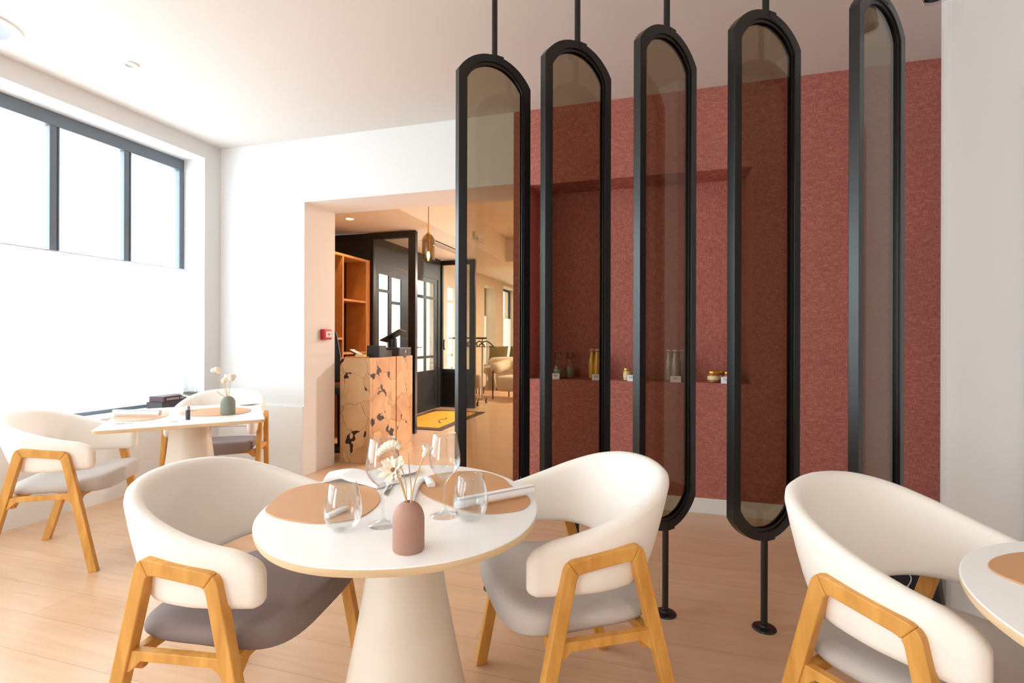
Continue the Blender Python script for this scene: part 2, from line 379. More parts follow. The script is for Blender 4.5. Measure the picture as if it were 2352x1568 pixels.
# ------------------------------------------------------------------ ceiling fittings
def lathe_obj(name, prof, m, parent=None, seg=40, loc=None, smooth=35):
    bm = bmnew(); add_lathe(bm, prof, seg); return build(name, bm, m, parent, smooth=smooth, loc=loc)
t = thing('ceiling_spotlight', 'small round white recessed spotlight in the white ceiling near the big window', 'ceiling light', (-3.216, 2.395, ZC))
lathe_obj('trim_ring', [(.026, -.001), (.030, -.010), (.043, -.008), (.046, 0)], M['trim'], t); lathe_obj('lens', [(0, -.002), (.027, -.002)], M['lens'], t)
t = thing('ceiling_speaker', 'large round white ceiling fixture cut by the top left corner', 'ceiling fixture', (-3.62, 1.83, ZC))
lathe_obj('trim_ring', [(.150, -.006), (.155, -.016), (.205, -.012), (.212, 0)], M['trim'], t, 64)
lathe_obj('grille', [(.095, -.006), (.151, -.010)], mat('grey_ring', srgb(150, 154, 160), .5), t, 64)
lathe_obj('centre_disc', [(0, -.016), (.09, -.016), (.096, -.008)], M['lens'], t, 64)
t = thing('glass_pendant', 'glass bell pendant hanging at the top edge beside the white pier', 'pendant light', (1.035, 2.36, 2.54))
lathe_obj('shade', [(.045, 0), (.044, .03), (.036, .07), (.02, .095), (.0, .10)], M['chrome'], t)
lathe_obj('glass_rim', [(.046, -.012), (.049, 0), (.046, .004), (.043, 0), (.043, -.012)], M['glass'], t)
bm = bmnew(); add_tube(bm, [(0, 0, .095), (0, 0, ZC-2.54)], .008, 10); build('rod', bm, M['trim'], t, smooth=True)

# ------------------------------------------------------------------ black framed glass screen panels
PY, PL, PT, PW = 2.308, .396, .036, .039
ZT, ZB, RISE = 2.434, .484, .112
def arc_pts(hw, z, rise, n=18):
    R = (hw*hw + rise*rise)/(2*rise); a = math.asin(hw/R); out = []
    for i in range(n+1):
        th = -a + 2*a*i/n; out.append((R*math.sin(th), z + rise - R + R*math.cos(th)))
    return out
def outline(hw, rise, ex):
    top = arc_pts(hw, ZT+ex, rise); bot = [(-x, ZT+ZB-z) for x, z in top]
    return top + bot
def make_panel():
    t = thing('screen_panel', 'x', 'room divider', (0, PY, 0), 0, 'black framed smoked glass screen panels')
    o = outline(PL/2, RISE, 0); i = outline(PL/2-PW, RISE-.015, -.02)
    bm = bmnew(); n = len(o)
    V = [[bm.verts.new((x, y, z)) for x, z in ring] for ring, y in ((o, -PT/2), (i, -PT/2), (i, PT/2), (o, PT/2))]
    for a in range(4):
        A = V[a]; B = V[(a+1) % 4]
        for k in range(n): bm.faces.new((A[k], A[(k+1) % n], B[(k+1) % n], B[k]))
    f = build('frame', bm, M['steel'], t, bevel=.0015)
    bm = bmnew(); g = outline(PL/2-PW+.006, RISE-.015, -.016)
    add_prism(bm, g, -.004, .004, fn=lambda a, b, c: (a, c, b)); build('glass_pane', bm, M['smoke'], t)
    bm = bmnew(); j = outline(PL/2-PW, RISE-.015, -.02); j2 = outline(PL/2-PW-.007, RISE-.018, -.03)
    for y0, y1 in ((-.012, -.006), (.006, .012)):
        A = [[bm.verts.new((x, y, z)) for x, z in ring] for ring, y in ((j, y0), (j2, y0), (j2, y1), (j, y1))]
        for a in range(4):
            for k in range(n): bm.faces.new((A[a][k], A[a][(k+1) % n], A[(a+1) % 4][(k+1) % n], A[(a+1) % 4][k]))
    build('glazing_bead', bm, M['steel'], t)
    for z0, z1, s in ((ZT+RISE-.004, ZC, 1), (0, ZB-RISE+.004, -1)):
        bm = bmnew(); add_tube(bm, [(0, 0, z0), (0, 0, z1)], .0135, 20); build('rod', bm, M['steel'], t, smooth=True)
    for s in (1, -1):
        bm = bmnew()
        z = ZT+RISE if s > 0 else ZB-RISE
        add_box(bm, -.001, .04, -PT/2-.0012, PT/2+.0012, min(z+s*.003, z-s*.03), max(z+s*.003, z-s*.03))
        build('pivot_plate', bm, M['steel'], t)
    lathe_obj('floor_flange', [(0, .02), (.019, .02), (.021, .010), (.044, .007), (.047, .003), (.047, 0), (0, 0)], M['steel'], t)
    lathe_obj('ceiling_flange', [(0, ZC-.012), (.04, ZC-.010), (.045, ZC)], M['steel'], t)
    return t
PX = [(-.765, 48.7), (-.366, 50.3), (.025, 53.1), (.417, 41.7), (.819, 48.8)]
PLAB = ['smoked glass screen panel in front of the doorway, leftmost of the row',
        'second screen panel from the doorway, its glass over the niche with clear bottles',
        'middle screen panel, its round end showing behind the ivory chair',
        'screen panel whose whole rounded foot and pane show between two chairs',
        'rightmost screen panel, nearest the white pier']
p0 = make_panel()
for i, (x, a) in enumerate(PX):
    o = p0 if i == 0 else dup(p0, (x, PY, 0), 0)
    o.location = (x, PY, 0); o.rotation_euler = (0, 0, math.radians(a)); o['label'] = PLAB[i]

# ------------------------------------------------------------------ chairs
def make_chair(fabric):
    t = thing('dining_chair', 'x', 'chair', (0, 0, 0), 0, 'wrap-around ivory dining chairs with oak legs')
    # --- upholstered band
    half = [(.258, .172, .640), (.266, .13, .660), (.274, .06, .676), (.276, -.03, .702), (.264, -.125, .735), (.226, -.208, .766), (.158, -.266, .787), (.078, -.293, .796), (0, -.300, .799)]
    top = smoothcurve([(x, y, z) for x, y, z in half], 5)
    full = [Vector((p.x, p.y, p.z)) for p in top] + [Vector((-p.x, p.y, p.z)) for p in reversed(top[:-1])]
    n = len(full); L = [0]
    for i in range(1, n): L.append(L[-1] + (full[i].xy-full[i-1].xy).length)
    tot = L[-1]; bm = bmnew(); rings = []
    def station(i, over=None, ztop=None, zbot=None, th=.023):
        p = full[i]; a = full[max(i-1, 0)]; b = full[min(i+1, n-1)]
        tan = Vector((b.x-a.x, b.y-a.y)).normalized(); nor = Vector((tan.y, -tan.x))
        zt = p.z if ztop is None else ztop; zb = .515 if zbot is None else zbot
        back = min(1, max(0, (-p.y+.02)/.31))
        off = tan*over if over else Vector((0, 0))
        ring = []
        bx = p.x*(1-.10*back); by = p.y + .110*back**1.5
        R = min(th, (zt-zb)/2*.9); prof = []
        m = 5
        for k in range(m+1):      # outer top .. inner top
            an = PI*k/m; prof.append((th*math.cos(an), zt - R + R*math.sin(an)))
        for q in (.75, .5, .25): prof.append((-th, zb+R+(zt-zb-2*R)*q))
        for k in range(m+1):
            an = PI + PI*k/m; prof.append((th*math.cos(an), zb + R + R*math.sin(an)))
        for q in (.25, .5, .75): prof.append((th, zb+R+(zt-zb-2*R)*q))
        for s, z in prof:
            f = (z-.515)/max(.05, (p.z-.515)); f = max(0, min(1, f)); f = f**.8
            cx = bx+(p.x-bx)*f; cy = by+(p.y-by)*f
            bulge = .004*math.sin(PI*f)
            ring.append(bm.verts.new((cx + nor.x*(s+(bulge if s > 0 else -bulge)) + off.x, cy + nor.y*(s+(bulge if s > 0 else -bulge)) + off.y, z)))
        return ring
    caps = [(.026, .034, .020, .006), (.021, .022, .011, .013), (.012, .010, .005, .019), (.0, .0, .0, .023)]
    for ov, dt, db, th in caps[:3]: rings.append(station(0, -ov, full[0].z-dt, .515+db, th))
    for i in range(n): rings.append(station(i))
    for ov, dt, db, th in reversed(caps[:3]): rings.append(station(n-1, ov, full[-1].z-dt, .515+db, th))
    for a, b in zip(rings, rings[1:]):
        m = len(a)
        for k in range(m): bm.faces.new((a[k], a[(k+1) % m], b[(k+1) % m], b[k]))
    bm.faces.new(rings[0]); bm.faces.new(rings[-1][::-1])
    back = build('backrest', bm, M['white_fab'], t, smooth='all')
    # --- seat: rounded pad, hull-like underside
    bm = bmnew(); NA = 48; rr = []
    def sp(v, p): return math.copysign(abs(v)**p, v)
    for lv, (sc, zz) in enumerate(((.0, -.030), (.5, -.030), (.86, -.029), (.96, -.024), (1.0, -.012), (1.005, .002), (.985, .014), (.93, .022), (.8, .026), (.5, .024), (.0, .022))):
        if sc == 0: rr.append([bm.verts.new((0, .02, .428+zz))]); continue
        ring = []
        for k in range(NA):
            an = 2*PI*k/NA; cx = sp(math.cos(an), .50); cy = sp(math.sin(an), .50)
            y = .012 + cy*(.236 if cy > 0 else .225)*sc; x = cx*.262*sc
            yy = y/.25; low = zz < -.005
            dome = (.010*yy if yy < 0 else .012*yy+.018*yy*yy) if not low else -.014*max(0, yy)
            ring.append(bm.verts.new((x, y, 0.428+zz+dome*(1 if not low else 1))))
        rr.append(ring)
    for a, b in zip(rr, rr[1:]):
        for k in range(NA):
            j = (k+1) % NA
            if len(a) == 1: bm.faces.new((a[0], b[k], b[j]))
            elif len(b) == 1: bm.faces.new((a[k], b[0], a[j]))
            else: bm.faces.new((a[k], b[k], b[j], a[j]))
    build('seat', bm, fabric, t, smooth='all')
    # --- side frames in oak
    W = .019; TX = .0165
    for s in (1, -1):
        A = Vector((.212, 0)); B = Vector((.092, .602)); C = Vector((-.096, .628)); D = Vector((-.268, 0))
        def xo(z, front): return s*(.300 + ((.296 if front else .274)-.300)*(1-min(1, z/.6)))
        def off(P, Q, w):
            dd = (Q-P).normalized(); return Vector((-dd.y, dd.x))*w
        def inter(p1, d1, p2, d2):
            cr = d1.x*d2.y-d1.y*d2.x; k = ((p2-p1).x*d2.y-(p2-p1).y*d2.x)/cr; return p1+d1*k
        def corner(P, Q, Rr, w): return inter(P+off(P, Q, w), Q-P, Q+off(Q, Rr, w), Rr-Q)
        # path A->B->C->D runs up, back, down: outside is on the right
        oB, iB = corner(A, B, C, -W), corner(A, B, C, W)
        oC, iC = corner(B, C, D, -W), corner(B, C, D, W)
        def rnd(P, Q, Rr, r=.03, m=5):
            u = (P-Q).normalized(); v = (Rr-Q).normalized(); pts = []
            for k in range(m+1):
                tt = k/m; pts.append(Q+u*r*(1-tt)**2+v*r*tt**2)
            return pts
        oA = A+off(A, B, -W)*1.0; iA = A+off(A, B, W); oD = D+off(C, D, -W); iD = D+off(C, D, W)
        rB = rnd(oA, oB, oC); rC = rnd(oB, oC, oD); rIB = rnd(iA, iB, iC, .018, 4); rIC = rnd(iB, iC, iD, .018, 4)
        def piece(name, poly, fr):
            bm = bmnew()
            add_prism(bm, [(p.x, max(0, p.y)) for p in poly], -TX, TX, fn=lambda a, b, c: (xo(b, fr)+c, a, b))
            return build(name, bm, M['oak'], t, bevel=.0035)
        def foot(a, b, o2):
            dd = (o2-a); return a
        def ground(p, q):  # slide p along p->q to z=0
            dd = q-p; k = -p.y/dd.y; return p+dd*k
        gA, gi = ground(oA, oB), ground(iA, iB); gD, gdi = ground(oD, oC), ground(iD, iC)
        piece('leg', [gi, gA] + rB[:3+1] + rIB[:3][::-1], True)
        piece('arm_rail', rB[3:] + rC[:3] + rIC[:3][::-1] + rIB[2:][::-1], True)
        piece('leg', rC[2:] + [gD, gdi] + rIC[2:][::-1], False)
        # side stretcher with corner brackets, just below the seat
        def legy(z, front): 
            P, Q = (A, B) if front else (D, C); k = z/Q.y; return P.x+(Q.x-P.x)*k
        z0, z1 = .379, .404
        yf, yr = legy(.39, True)-.012, legy(.39, False)+.012
        poly = [(yf+.004, z1), (yr-.004, z1), (yr-.016, z0-.032), (yr+.004, z0-.030), (yr+.036, z0), (yf-.036, z0), (yf-.002, z0-.030), (yf+.012, z0-.032)]
        bm = bmnew(); add_prism(bm, poly, -.012, .012, fn=lambda a, b, c: (s*.288+c, a, b)); build('stretcher', bm, M['oak'], t, bevel=.002)
    for y, z in ((.13, .36), (-.14, .352)):
        zt = .388 if y > 0 else .374
        bm = bmnew(); add_prism(bm, [(-.278, .345), (-.278, .402), (.278, .402), (.278, .345), (.262, .345), (.232, .374), (-.232, .374), (-.262, .345)], y-.012, y+.012, axis='y')
        build('cross_rail', bm, M['oak'], t, bevel=.002)
    return t
chL = make_chair(M['seat_light']); chD = make_chair(M['seat_dark'])
def place(o, x, y, ang, label):
    o.location = (x, y, 0); o.rotation_euler = (0, 0, ang-PI/2); o['label'] = label
place(chL, -3.12, 2.027, .57, 'ivory dining chair with pale grey seat at the square table, cut by the left edge')
place(chD, -1.193, 1.28, .149, 'ivory dining chair with dark taupe seat in the left foreground by the round table')
place(dup(chL, (0, 0, 0), 0), -.299, 1.618, 3.682, 'ivory dining chair with pale grey seat to the right of the central round table')
place(dup(chL, (0, 0, 0), 0), .654, 1.498, -.805, 'ivory dining chair in the right foreground beside the table at the right edge')
place(dup(chD, (0, 0, 0), 0), -3.089, 2.941, -1.031, 'ivory dining chair with taupe seat in the far corner behind the square table')

# ------------------------------------------------------------------ tables
def pedestal(bm, r0=.082, r1=.215, h=.725, facets=48):
    prof = [(0, 0), (r1, 0), (r1, .012)]
    for k in range(1, 15):
        u = k/14; prof.append((r0 + (r1-r0)*(1-u)**1.25, .012+(h-.012)*u))
    prof.append((0, h)); add_lathe(bm, prof, facets)
def top_mesh(bm, pts, z0=.727, z1=.75):
    n = len(pts); c = Vector((sum(p[0] for p in pts)/n, sum(p[1] for p in pts)/n))
    rings = []
    for sc, z in ((.94, z0), (.992, z0+.004), (1.0, z0+.012), (1.0, z1-.002), (.995, z1)):
        rings.append([bm.verts.new((c.x+(p[0]-c.x)*sc, c.y+(p[1]-c.y)*sc, z)) for p in pts])
    for a, b in zip(rings, rings[1:]):
        for k in range(n): bm.faces.new((a[k], a[(k+1) % n], b[(k+1) % n], b[k])).material_index = 1
    bm.faces.new(rings[0][::-1]).material_index = 1; bm.faces.new(rings[-1]).material_index = 0
    for f in bm.faces:
        if abs(f.calc_center_median().z-(z1-.001)) < .0012: f.material_index = 0
def table(name, label, c, pts, **k):
    t = thing(name, label, 'table', (c[0], c[1], 0), 0)
    bm = bmnew(); top_mesh(bm, pts); build('tabletop', bm, [M['table'], M['oak_edge']], t, smooth=30)
    bm = bmnew(); pedestal(bm, **k); build('pedestal', bm, M['tbase'], t, smooth=40)
    lathe_obj('mounting_plate', [(0, .7255), (.13, .7255), (.13, .7285), (0, .7285)], M['steel'], t)
    return t
# round table 1: slightly egg-shaped top
T1 = (-.665, 1.244)
rad = [(-180, .364), (-159, .366), (-137, .370), (-122, .377), (-110, .388), (-98, .397), (-87, .399), (-76, .395), (-62, .396), (-51, .396), (-39, .393), (-26, .387), (-11, .373), (4.5, .361), (19, .355), (39, .355), (63, .376), (85, .408), (100, .415), (120, .405), (140, .382), (159, .366), (180, .364)]
def rint(a):
    for (a0, r0), (a1, r1) in zip(rad, rad[1:]):
        if a0 <= a <= a1: u = (a-a0)/(a1-a0); return r0+(r1-r0)*u
N1 = 96; rr = [rint(-180+360*i/N1) for i in range(N1)]
for _ in range(6): rr = [(rr[i-1]+2*rr[i]+rr[(i+1) % N1])/4 for i in range(N1)]
table('round_table', 'round white table with tan mats, vase and glasses in the centre foreground', T1, [(rr[i]*math.cos(math.radians(-180+360*i/N1)), rr[i]*math.sin(math.radians(-180+360*i/N1))) for i in range(N1)])
T3 = (.938, 1.025)
table('round_table', 'round white table cut off by the right edge of the picture', T3, [(.413*math.cos(2*PI*i/96), .413*math.sin(2*PI*i/96)) for i in range(96)])
T2 = (-2.635, 2.315)
cs = [(-2.609, 1.756), (-2.09, 2.298), (-2.655, 2.875), (-3.172, 2.333)]
pts = []
for i, c in enumerate(cs):
    C = Vector(c); A = (Vector(cs[i-1])-C).normalized(); B = (Vector(cs[(i+1) % 4])-C).normalized()
    for k in range(6): u = k/5; p = C+A*.022*(1-u)**2+B*.022*u**2; pts.append((p.x-T2[0], p.y-T2[1]))
table('square_table', 'square white table set diagonally in front of the big window', T2, pts, facets=10, r0=.10, r1=.20)

# ------------------------------------------------------------------ tableware
ZT0 = .7502
def mat_obj(label, pts, z=ZT0, smooth=6):
    P = [Vector(p) for p in pts]; n = len(P); c = sum(P, Vector((0, 0)))/n; out = []
    for i in range(n):
        p0, p1, p2, p3 = P[i-1], P[i], P[(i+1) % n], P[(i+2) % n]
        for k in range(smooth):
            t = k/smooth; out.append(.5*((2*p1)+(p2-p0)*t+(2*p0-5*p1+4*p2-p3)*t*t+(3*p1-p0-3*p2+p3)*t**3))
    bm = bmnew(); add_prism(bm, [(p.x-c.x, p.y-c.y) for p in out], 0, .003)
    o = build('placemat', bm, M['leather'], loc=(c.x, c.y, z), bevel=.0008)
    return tag(o, label, 'placemat', 'tan leather pebble-shaped placemats')
mat_obj('tan leather placemat on the left half of the central round table', [(-.994, 1.10), (-1.045, 1.24), (-1.0, 1.335), (-.874, 1.356), (-.784, 1.301), (-.728, 1.21), (-.720, 1.10), (-.787, 1.044), (-.881, 1.040), (-.949, 1.060)])
mat_obj('tan leather placemat under the rolled napkin, right half of the central round table', [(-.725, 1.455), (-.675, 1.563), (-.575, 1.60), (-.485, 1.55), (-.43, 1.47), (-.36, 1.39), (-.338, 1.333), (-.353, 1.268), (-.432, 1.221), (-.529, 1.245), (-.655, 1.33)])
mat_obj('tan leather placemat on the table at the right edge', [(.62, 1.19), (.655, 1.27), (.76, 1.335), (.90, 1.34), (1.01, 1.27), (1.03, 1.15), (.95, 1.07), (.82, 1.05), (.69, 1.10)])
mat_obj('tan leather placemat on the square table by the vase', [(-2.66, 2.60), (-2.78, 2.44), (-2.70, 2.30), (-2.55, 2.25), (-2.40, 2.32), (-2.36, 2.45), (-2.46, 2.58)])
mat_obj('tan leather placemat under the napkin on the window side of the square table', [(-3.03, 2.30), (-2.98, 2.14), (-2.82, 2.02), (-2.68, 2.03), (-2.66, 2.16), (-2.78, 2.30), (-2.92, 2.38)])

def wine_prof(h, rb, rr_, bowl, foot=.036, th=.0012):
    zb = h-bowl
    o = [(foot, 0), (foot, .0012), (foot*.6, .004), (.008, .010), (.0038, .022), (.0034, zb-.012), (.006, zb-.003)]
    body = []
    for k in range(1, 15):
        u = k/14
        if u < .42: r = rb*math.sin(u/.42*PI/2)**.75
        else: v = (u-.42)/.58; r = rb+(rr_-rb)*(v**1.5)
        body.append((max(r, .006), zb+bowl*u))
    inner = [(max(r-th, 0), z) for r, z in reversed(body) if z > zb+.006]
    return [(0, 0)] + o + body + [(body[-1][0]-th/2, h+.0006)] + inner + [(0, zb+.004)]
def wineglass(label, x, y, z, h=.208, rb=.041, rr_=.030, bowl=.12):
    t = thing('wine_glass', label, 'wine glass', (x, y, z), 0, 'stemmed wine glasses')
    lathe_obj('goblet', wine_prof(h, rb, rr_, bowl), M['glass'], t, 48, smooth='all'); return t
wineglass('stemmed wine glass behind the dried flowers, left one on the central round table', -.640, 1.085, ZT0)
wineglass('stemmed wine glass right of the dried flowers on the central round table', -.524, 1.187, ZT0, rb=.040, rr_=.029)
wineglass('wide stemmed wine glass on the square table by the window', -2.735, 2.405, ZT0+.003, h=.15, rb=.055, rr_=.056, bowl=.07)
def tumbler(label, x, y):
    t = thing('stemless_glass', label, 'glass', (x, y, ZT0), 0, 'stemless water glasses')
    pr = [(0, 0), (.016, 0), (.026, .004), (.037, .016), (.043, .034), (.0435, .050), (.040, .075), (.034, .098), (.0305, .110)]
    inn = [(max(r-.0013, 0), z+(.005 if z < .02 else 0)) for r, z in reversed(pr[1:])]
    lathe_obj('bowl', pr + [(.030, .1108)] + inn + [(0, .006)], M['glass'], t, 48, smooth='all'); return t
tumbler('stemless water glass at the left of the brown vase', -.713, 1.030)
tumbler('stemless water glass at the near end of the rolled napkin', -.450, 1.178)

def vase(label, x, y, z, r, h, m, heads, name='bud_vase'):
    t = thing(name, label, 'vase', (x, y, z))
    pr = [(0, 0), (r*.93, 0), (r, .004), (r, h*.62), (r*.97, h*.72), (r*.86, h*.83), (r*.68, h*.92), (r*.45, h*.975), (r*.30, h), (r*.24, h), (r*.22, h*.93), (0, h*.90)]
    lathe_obj('body', pr, m, t, 48, smooth=50); return t
vase('brown clay bud vase with dried flowers on the central round table', -.512, .972, ZT0, .0335, .102, M['clay'], 0)
vase('sage green bud vase with dried flowers on the square table', -2.412, 2.365, ZT0+.003, .039, .104, M['green'], 0)

R_ = Vector((math.cos(YAW), math.sin(YAW), 0)); U_ = Vector((0, 0, 1)); D_ = Vector((-math.sin(YAW), math.cos(YAW), 0))
random.seed(4)
def petals(bm, c, n, ln, wd, up, axis, jit=.2):
    axis = axis.normalized(); a = axis.cross(Vector((.3, .2, 1))).normalized(); b = axis.cross(a)
    for k in range(n):
        th = 2*PI*k/n+random.uniform(-jit, jit); dd = (a*math.cos(th)+b*math.sin(th)); side = axis.cross(dd)
        l = ln*random.uniform(.8, 1.15); f = up*random.uniform(.7, 1.3)
        ring = []
        for (u, wv, lift) in ((0, .15, 0), (.35, .8, .25), (.7, 1, .6), (1, .35, 1)):
            p = c+dd*l*u+axis*f*l*lift
            ring.append((p-side*wd*wv/2, p+axis*wd*.18*wv, p+side*wd*wv/2))
        for (p0, p1, p2), (q0, q1, q2) in zip(ring, ring[1:]):
            v = [bm.verts.new(x) for x in (p0, p1, p2, q2, q1, q0)]
            bm.faces.new((v[0], v[1], v[4], v[5])); bm.faces.new((v[1], v[2], v[3], v[4]))
def flower(label, vpos, pts, hc, head, size, group, near=True):
    """dried stem held by a vase; pts and hc in (right, away, up) metres from the vase mouth"""
    o0 = Vector(vpos); g = lambda p: R_*p[0]+D_*p[1]+U_*p[2]
    t = thing('dried_flower', label, 'dried flower', o0, 0, group)
    bm = bmnew(); add_tube(bm, smoothcurve([g(p) for p in pts], 5), size[1], 7); build('stem', bm, M['stem'], t, smooth=True)
    if head:
        c = g(hc); ax = (c-g(pts[-2])).normalized(); bm = bmnew(); s = size[0]
        if head == 'daisy':
            ax = (-D_*.75+U_*.5-R_*.3).normalized()
            petals(bm, c, 20, s, s*.30, .25, ax, .35); petals(bm, c, 18, s*.9, s*.26, .55, ax, .4); petals(bm, c, 12, s*.6, s*.24, .95, ax, .4)
            build('petals', bm, M['petal'], t, smooth='all')
            bm = bmnew(); bmesh.ops.create_icosphere(bm, subdivisions=2, radius=s*.16, matrix=Matrix.Translation(c+ax*s*.12)); build('seed_head', bm, M['seed'], t, smooth='all')
        elif head == 'bell':
            rot = ax.to_track_quat('Z', 'Y').to_matrix().to_4x4(); rot.translation = c
            add_lathe(bm, [(0, -s*.2), (s*.30, 0), (s*.42, s*.4), (s*.34, s*.7), (s*.5, s*1.0), (s*.85, s*1.6), (s*.80, s*1.6), (s*.4, s*1.0), (0, s*.8)], 24)
            for v in bm.verts:
                rad_ = math.hypot(v.co.x, v.co.y)
                if v.co.z > s*.9: v.co.z += .12*s*math.sin(6*math.atan2(v.co.y, v.co.x))
            bm.transform(rot); build('petals', bm, M['petal'], t, smooth='all')
        elif head == 'curl':
            cv = smoothcurve([c+R_*a*s+U_*b*s+D_*0 for a, b in ((-1.0, -.45), (-.6, .05), (-.1, .42), (.5, .66), (1.0, .6), (1.25, .2))], 6)
            add_tube(bm, cv, [s*(.22+.26*math.sin(PI*i/(len(cv)-1))+.05*math.sin(i*1.7)) for i in range(len(cv))], 12)
            build('petals', bm, M['petal'], t, smooth='all')
            bm = bmnew()
            for p in cv[8:24:4]: bmesh.ops.create_icosphere(bm, subdivisions=1, radius=s*.045, matrix=Matrix.Translation(p-D_*s*.40-U_*s*.2))
            build('seed_head', bm, M['seed'], t)
        elif head == 'ball':
            for k in range(9):
                q = Vector((random.uniform(-1, 1), random.uniform(-1, 1), random.uniform(-.8, .8)))*s*.55
                bmesh.ops.create_icosphere(bm, subdivisions=2, radius=s*random.uniform(.4, .62), matrix=Matrix.Translation(c+q))
            build('petals', bm, M['petal'], t, smooth='all')
    return t
VM = (-.512, .972, ZT0+.099); G1 = 'dried flowers in the brown vase'
flower('cream dried daisy with brown centre, at the front of the brown vase', VM, [(.002, 0, -.03), (-.008, .004, .01), (-.020, .004, .045), (-.030, 0, .068)], (-.031, -.004, .070), 'daisy', (.031, .0019), G1)
flower('curled cream seed head leaning left, highest on the left of the brown vase', VM, [(-.001, .003, -.03), (-.012, .012, .02), (-.030, .020, .07), (-.040, .022, .106)], (-.050, .020, .106), 'curl', (.021, .0016), G1)
flower('tall bell-shaped dried flower, highest on the right of the brown vase', VM, [(.001, -.002, -.03), (.008, 0, .02), (.018, 0, .06), (.024, 0, .078), (.032, 0, .098)], (.032, 0, .098), 'bell', (.0145, .0018), G1)
flower('bare dried twig in the middle of the brown vase', VM, [(0, .002, -.03), (.004, .008, .02), (.0, .01, .06), (-.004, .01, .105)], None, None, (.02, .0014), G1)
flower('short bare dried twig, left of the middle of the brown vase', VM, [(-.002, .001, -.03), (-.006, .006, .02), (-.008, .008, .04), (-.016, .01, .068)], None, None, (.02, .0011), G1)
VG = (-2.412, 2.365, ZT0+.104); G2 = 'dried flowers in the green vase'
flower('cream round dried flower, tallest and leftmost above the green vase', VG, [(0, 0, -.03), (-.02, .01, .03), (-.05, .01, .09), (-.066, 0, .125)], (-.069, 0, .15), 'ball', (.026, .002), G2)
flower('cream round dried flower on the right above the green vase', VG, [(0, 0, -.03), (.002, .01, .03), (.006, .01, .07), (.012, 0, .10)], (.016, 0, .118), 'ball', (.028, .002), G2)
flower('cream round dried flower, lowest and middle above the green vase', VG, [(0, 0, -.03), (-.01, .01, .02), (-.018, .01, .05), (-.022, 0, .08)], (-.020, 0, .094), 'ball', (.022, .002), G2)
flower('drooping dried twig at the left of the green vase', VG, [(0, 0, -.03), (-.02, 0, .0), (-.045, 0, .015), (-.062, 0, .03)], None, None, (.02, .003), G2)

def napkin_roll(label, a, b, r=.017, z=ZT0+.0032, flat=1.0):
    A = Vector((a[0], a[1], 0)); B = Vector((b[0], b[1], 0)); L = (B-A).length; ang = math.atan2((B-A).y, (B-A).x)
    bm = bmnew(); n = 72; turns = 2.6; pr = []
    for i in range(n+1):                    # spiral of cloth, given thickness
        u = i/n; th = u*turns*2*PI-PI/2; rr2 = r*(.18+.82*u); pr.append((rr2*math.cos(th), rr2*math.sin(th)*flat))
    V = []
    for j, x in enumerate((0, .004, L*.3, L*.65, L-.004, L)):
        sc = .97 if j in (0, 5) else 1+.02*math.sin(j*2.1)
        V.append([bm.verts.new((x, py*sc, pz*sc)) for py, pz in pr])
    for u, v in zip(V, V[1:]):
        for k in range(n): bm.faces.new((u[k], u[k+1], v[k+1], v[k]))
    o = build('rolled_napkin', bm, M['linen'], smooth='all', loc=(A.x, A.y, z+r*flat))
    sd = o.modifiers.new('thick', 'SOLIDIFY'); sd.thickness = .0018; sd.offset = -1
    o.rotation_euler = (0, 0, ang); return tag(o, label, 'napkin')
napkin_roll('white linen napkin rolled up on the right tan placemat of the central table', (-.505, 1.222), (-.345, 1.405), .016)
napkin_roll('white linen napkin rolled up on the square table by the window', (-2.97, 2.12), (-2.71, 2.19), .018)
def ribbon(label, name, path, width, z, th=.006, m='linen', cat='napkin'):
    """a folded strip lying on the table: path of (x,y,z offset)"""
    P = smoothcurve([(p[0], p[1], p[2]) for p in path], 6); bm = bmnew(); rows = []
    for i, p in enumerate(P):
        t = (P[min(i+1, len(P)-1)]-P[max(i-1, 0)]); t = Vector((t.x, t.y)).normalized(); nn = Vector((-t.y, t.x))*width/2
        rows.append([bm.verts.new((p.x+nn.x*s, p.y+nn.y*s, z+p.z+h)) for s, h in ((-1, 0), (-1, th), (-.4, th*1.25), (.4, th*1.25), (1, th), (1, 0))])
    for a, b in zip(rows, rows[1:]):
        for k in range(6): bm.faces.new((a[k], a[(k+1) % 6], b[(k+1) % 6], b[k]))
    bm.faces.new(rows[0]); bm.faces.new(rows[-1][::-1])
    o = build(name, bm, M[m], smooth=50, bevel=.001); return tag(o, label, cat)
ribbon('white linen napkin folded flat beside the left placemat, behind the left wine glass', 'folded_napkin', [(-1.01, 1.372, .004), (-.955, 1.395, .014), (-.90, 1.392, .008), (-.84, 1.385, .004), (-.785, 1.365, .003)], .088, ZT0, .010)
ribbon('small white folded cloth strip behind the brown vase', 'folded_strip', [(-.632, 1.20, .001), (-.668, 1.29, .001), (-.700, 1.375, .003), (-.708, 1.425, .006), (-.690, 1.432, .006), (-.655, 1.388, .003)], .022, ZT0+.0005, .010)
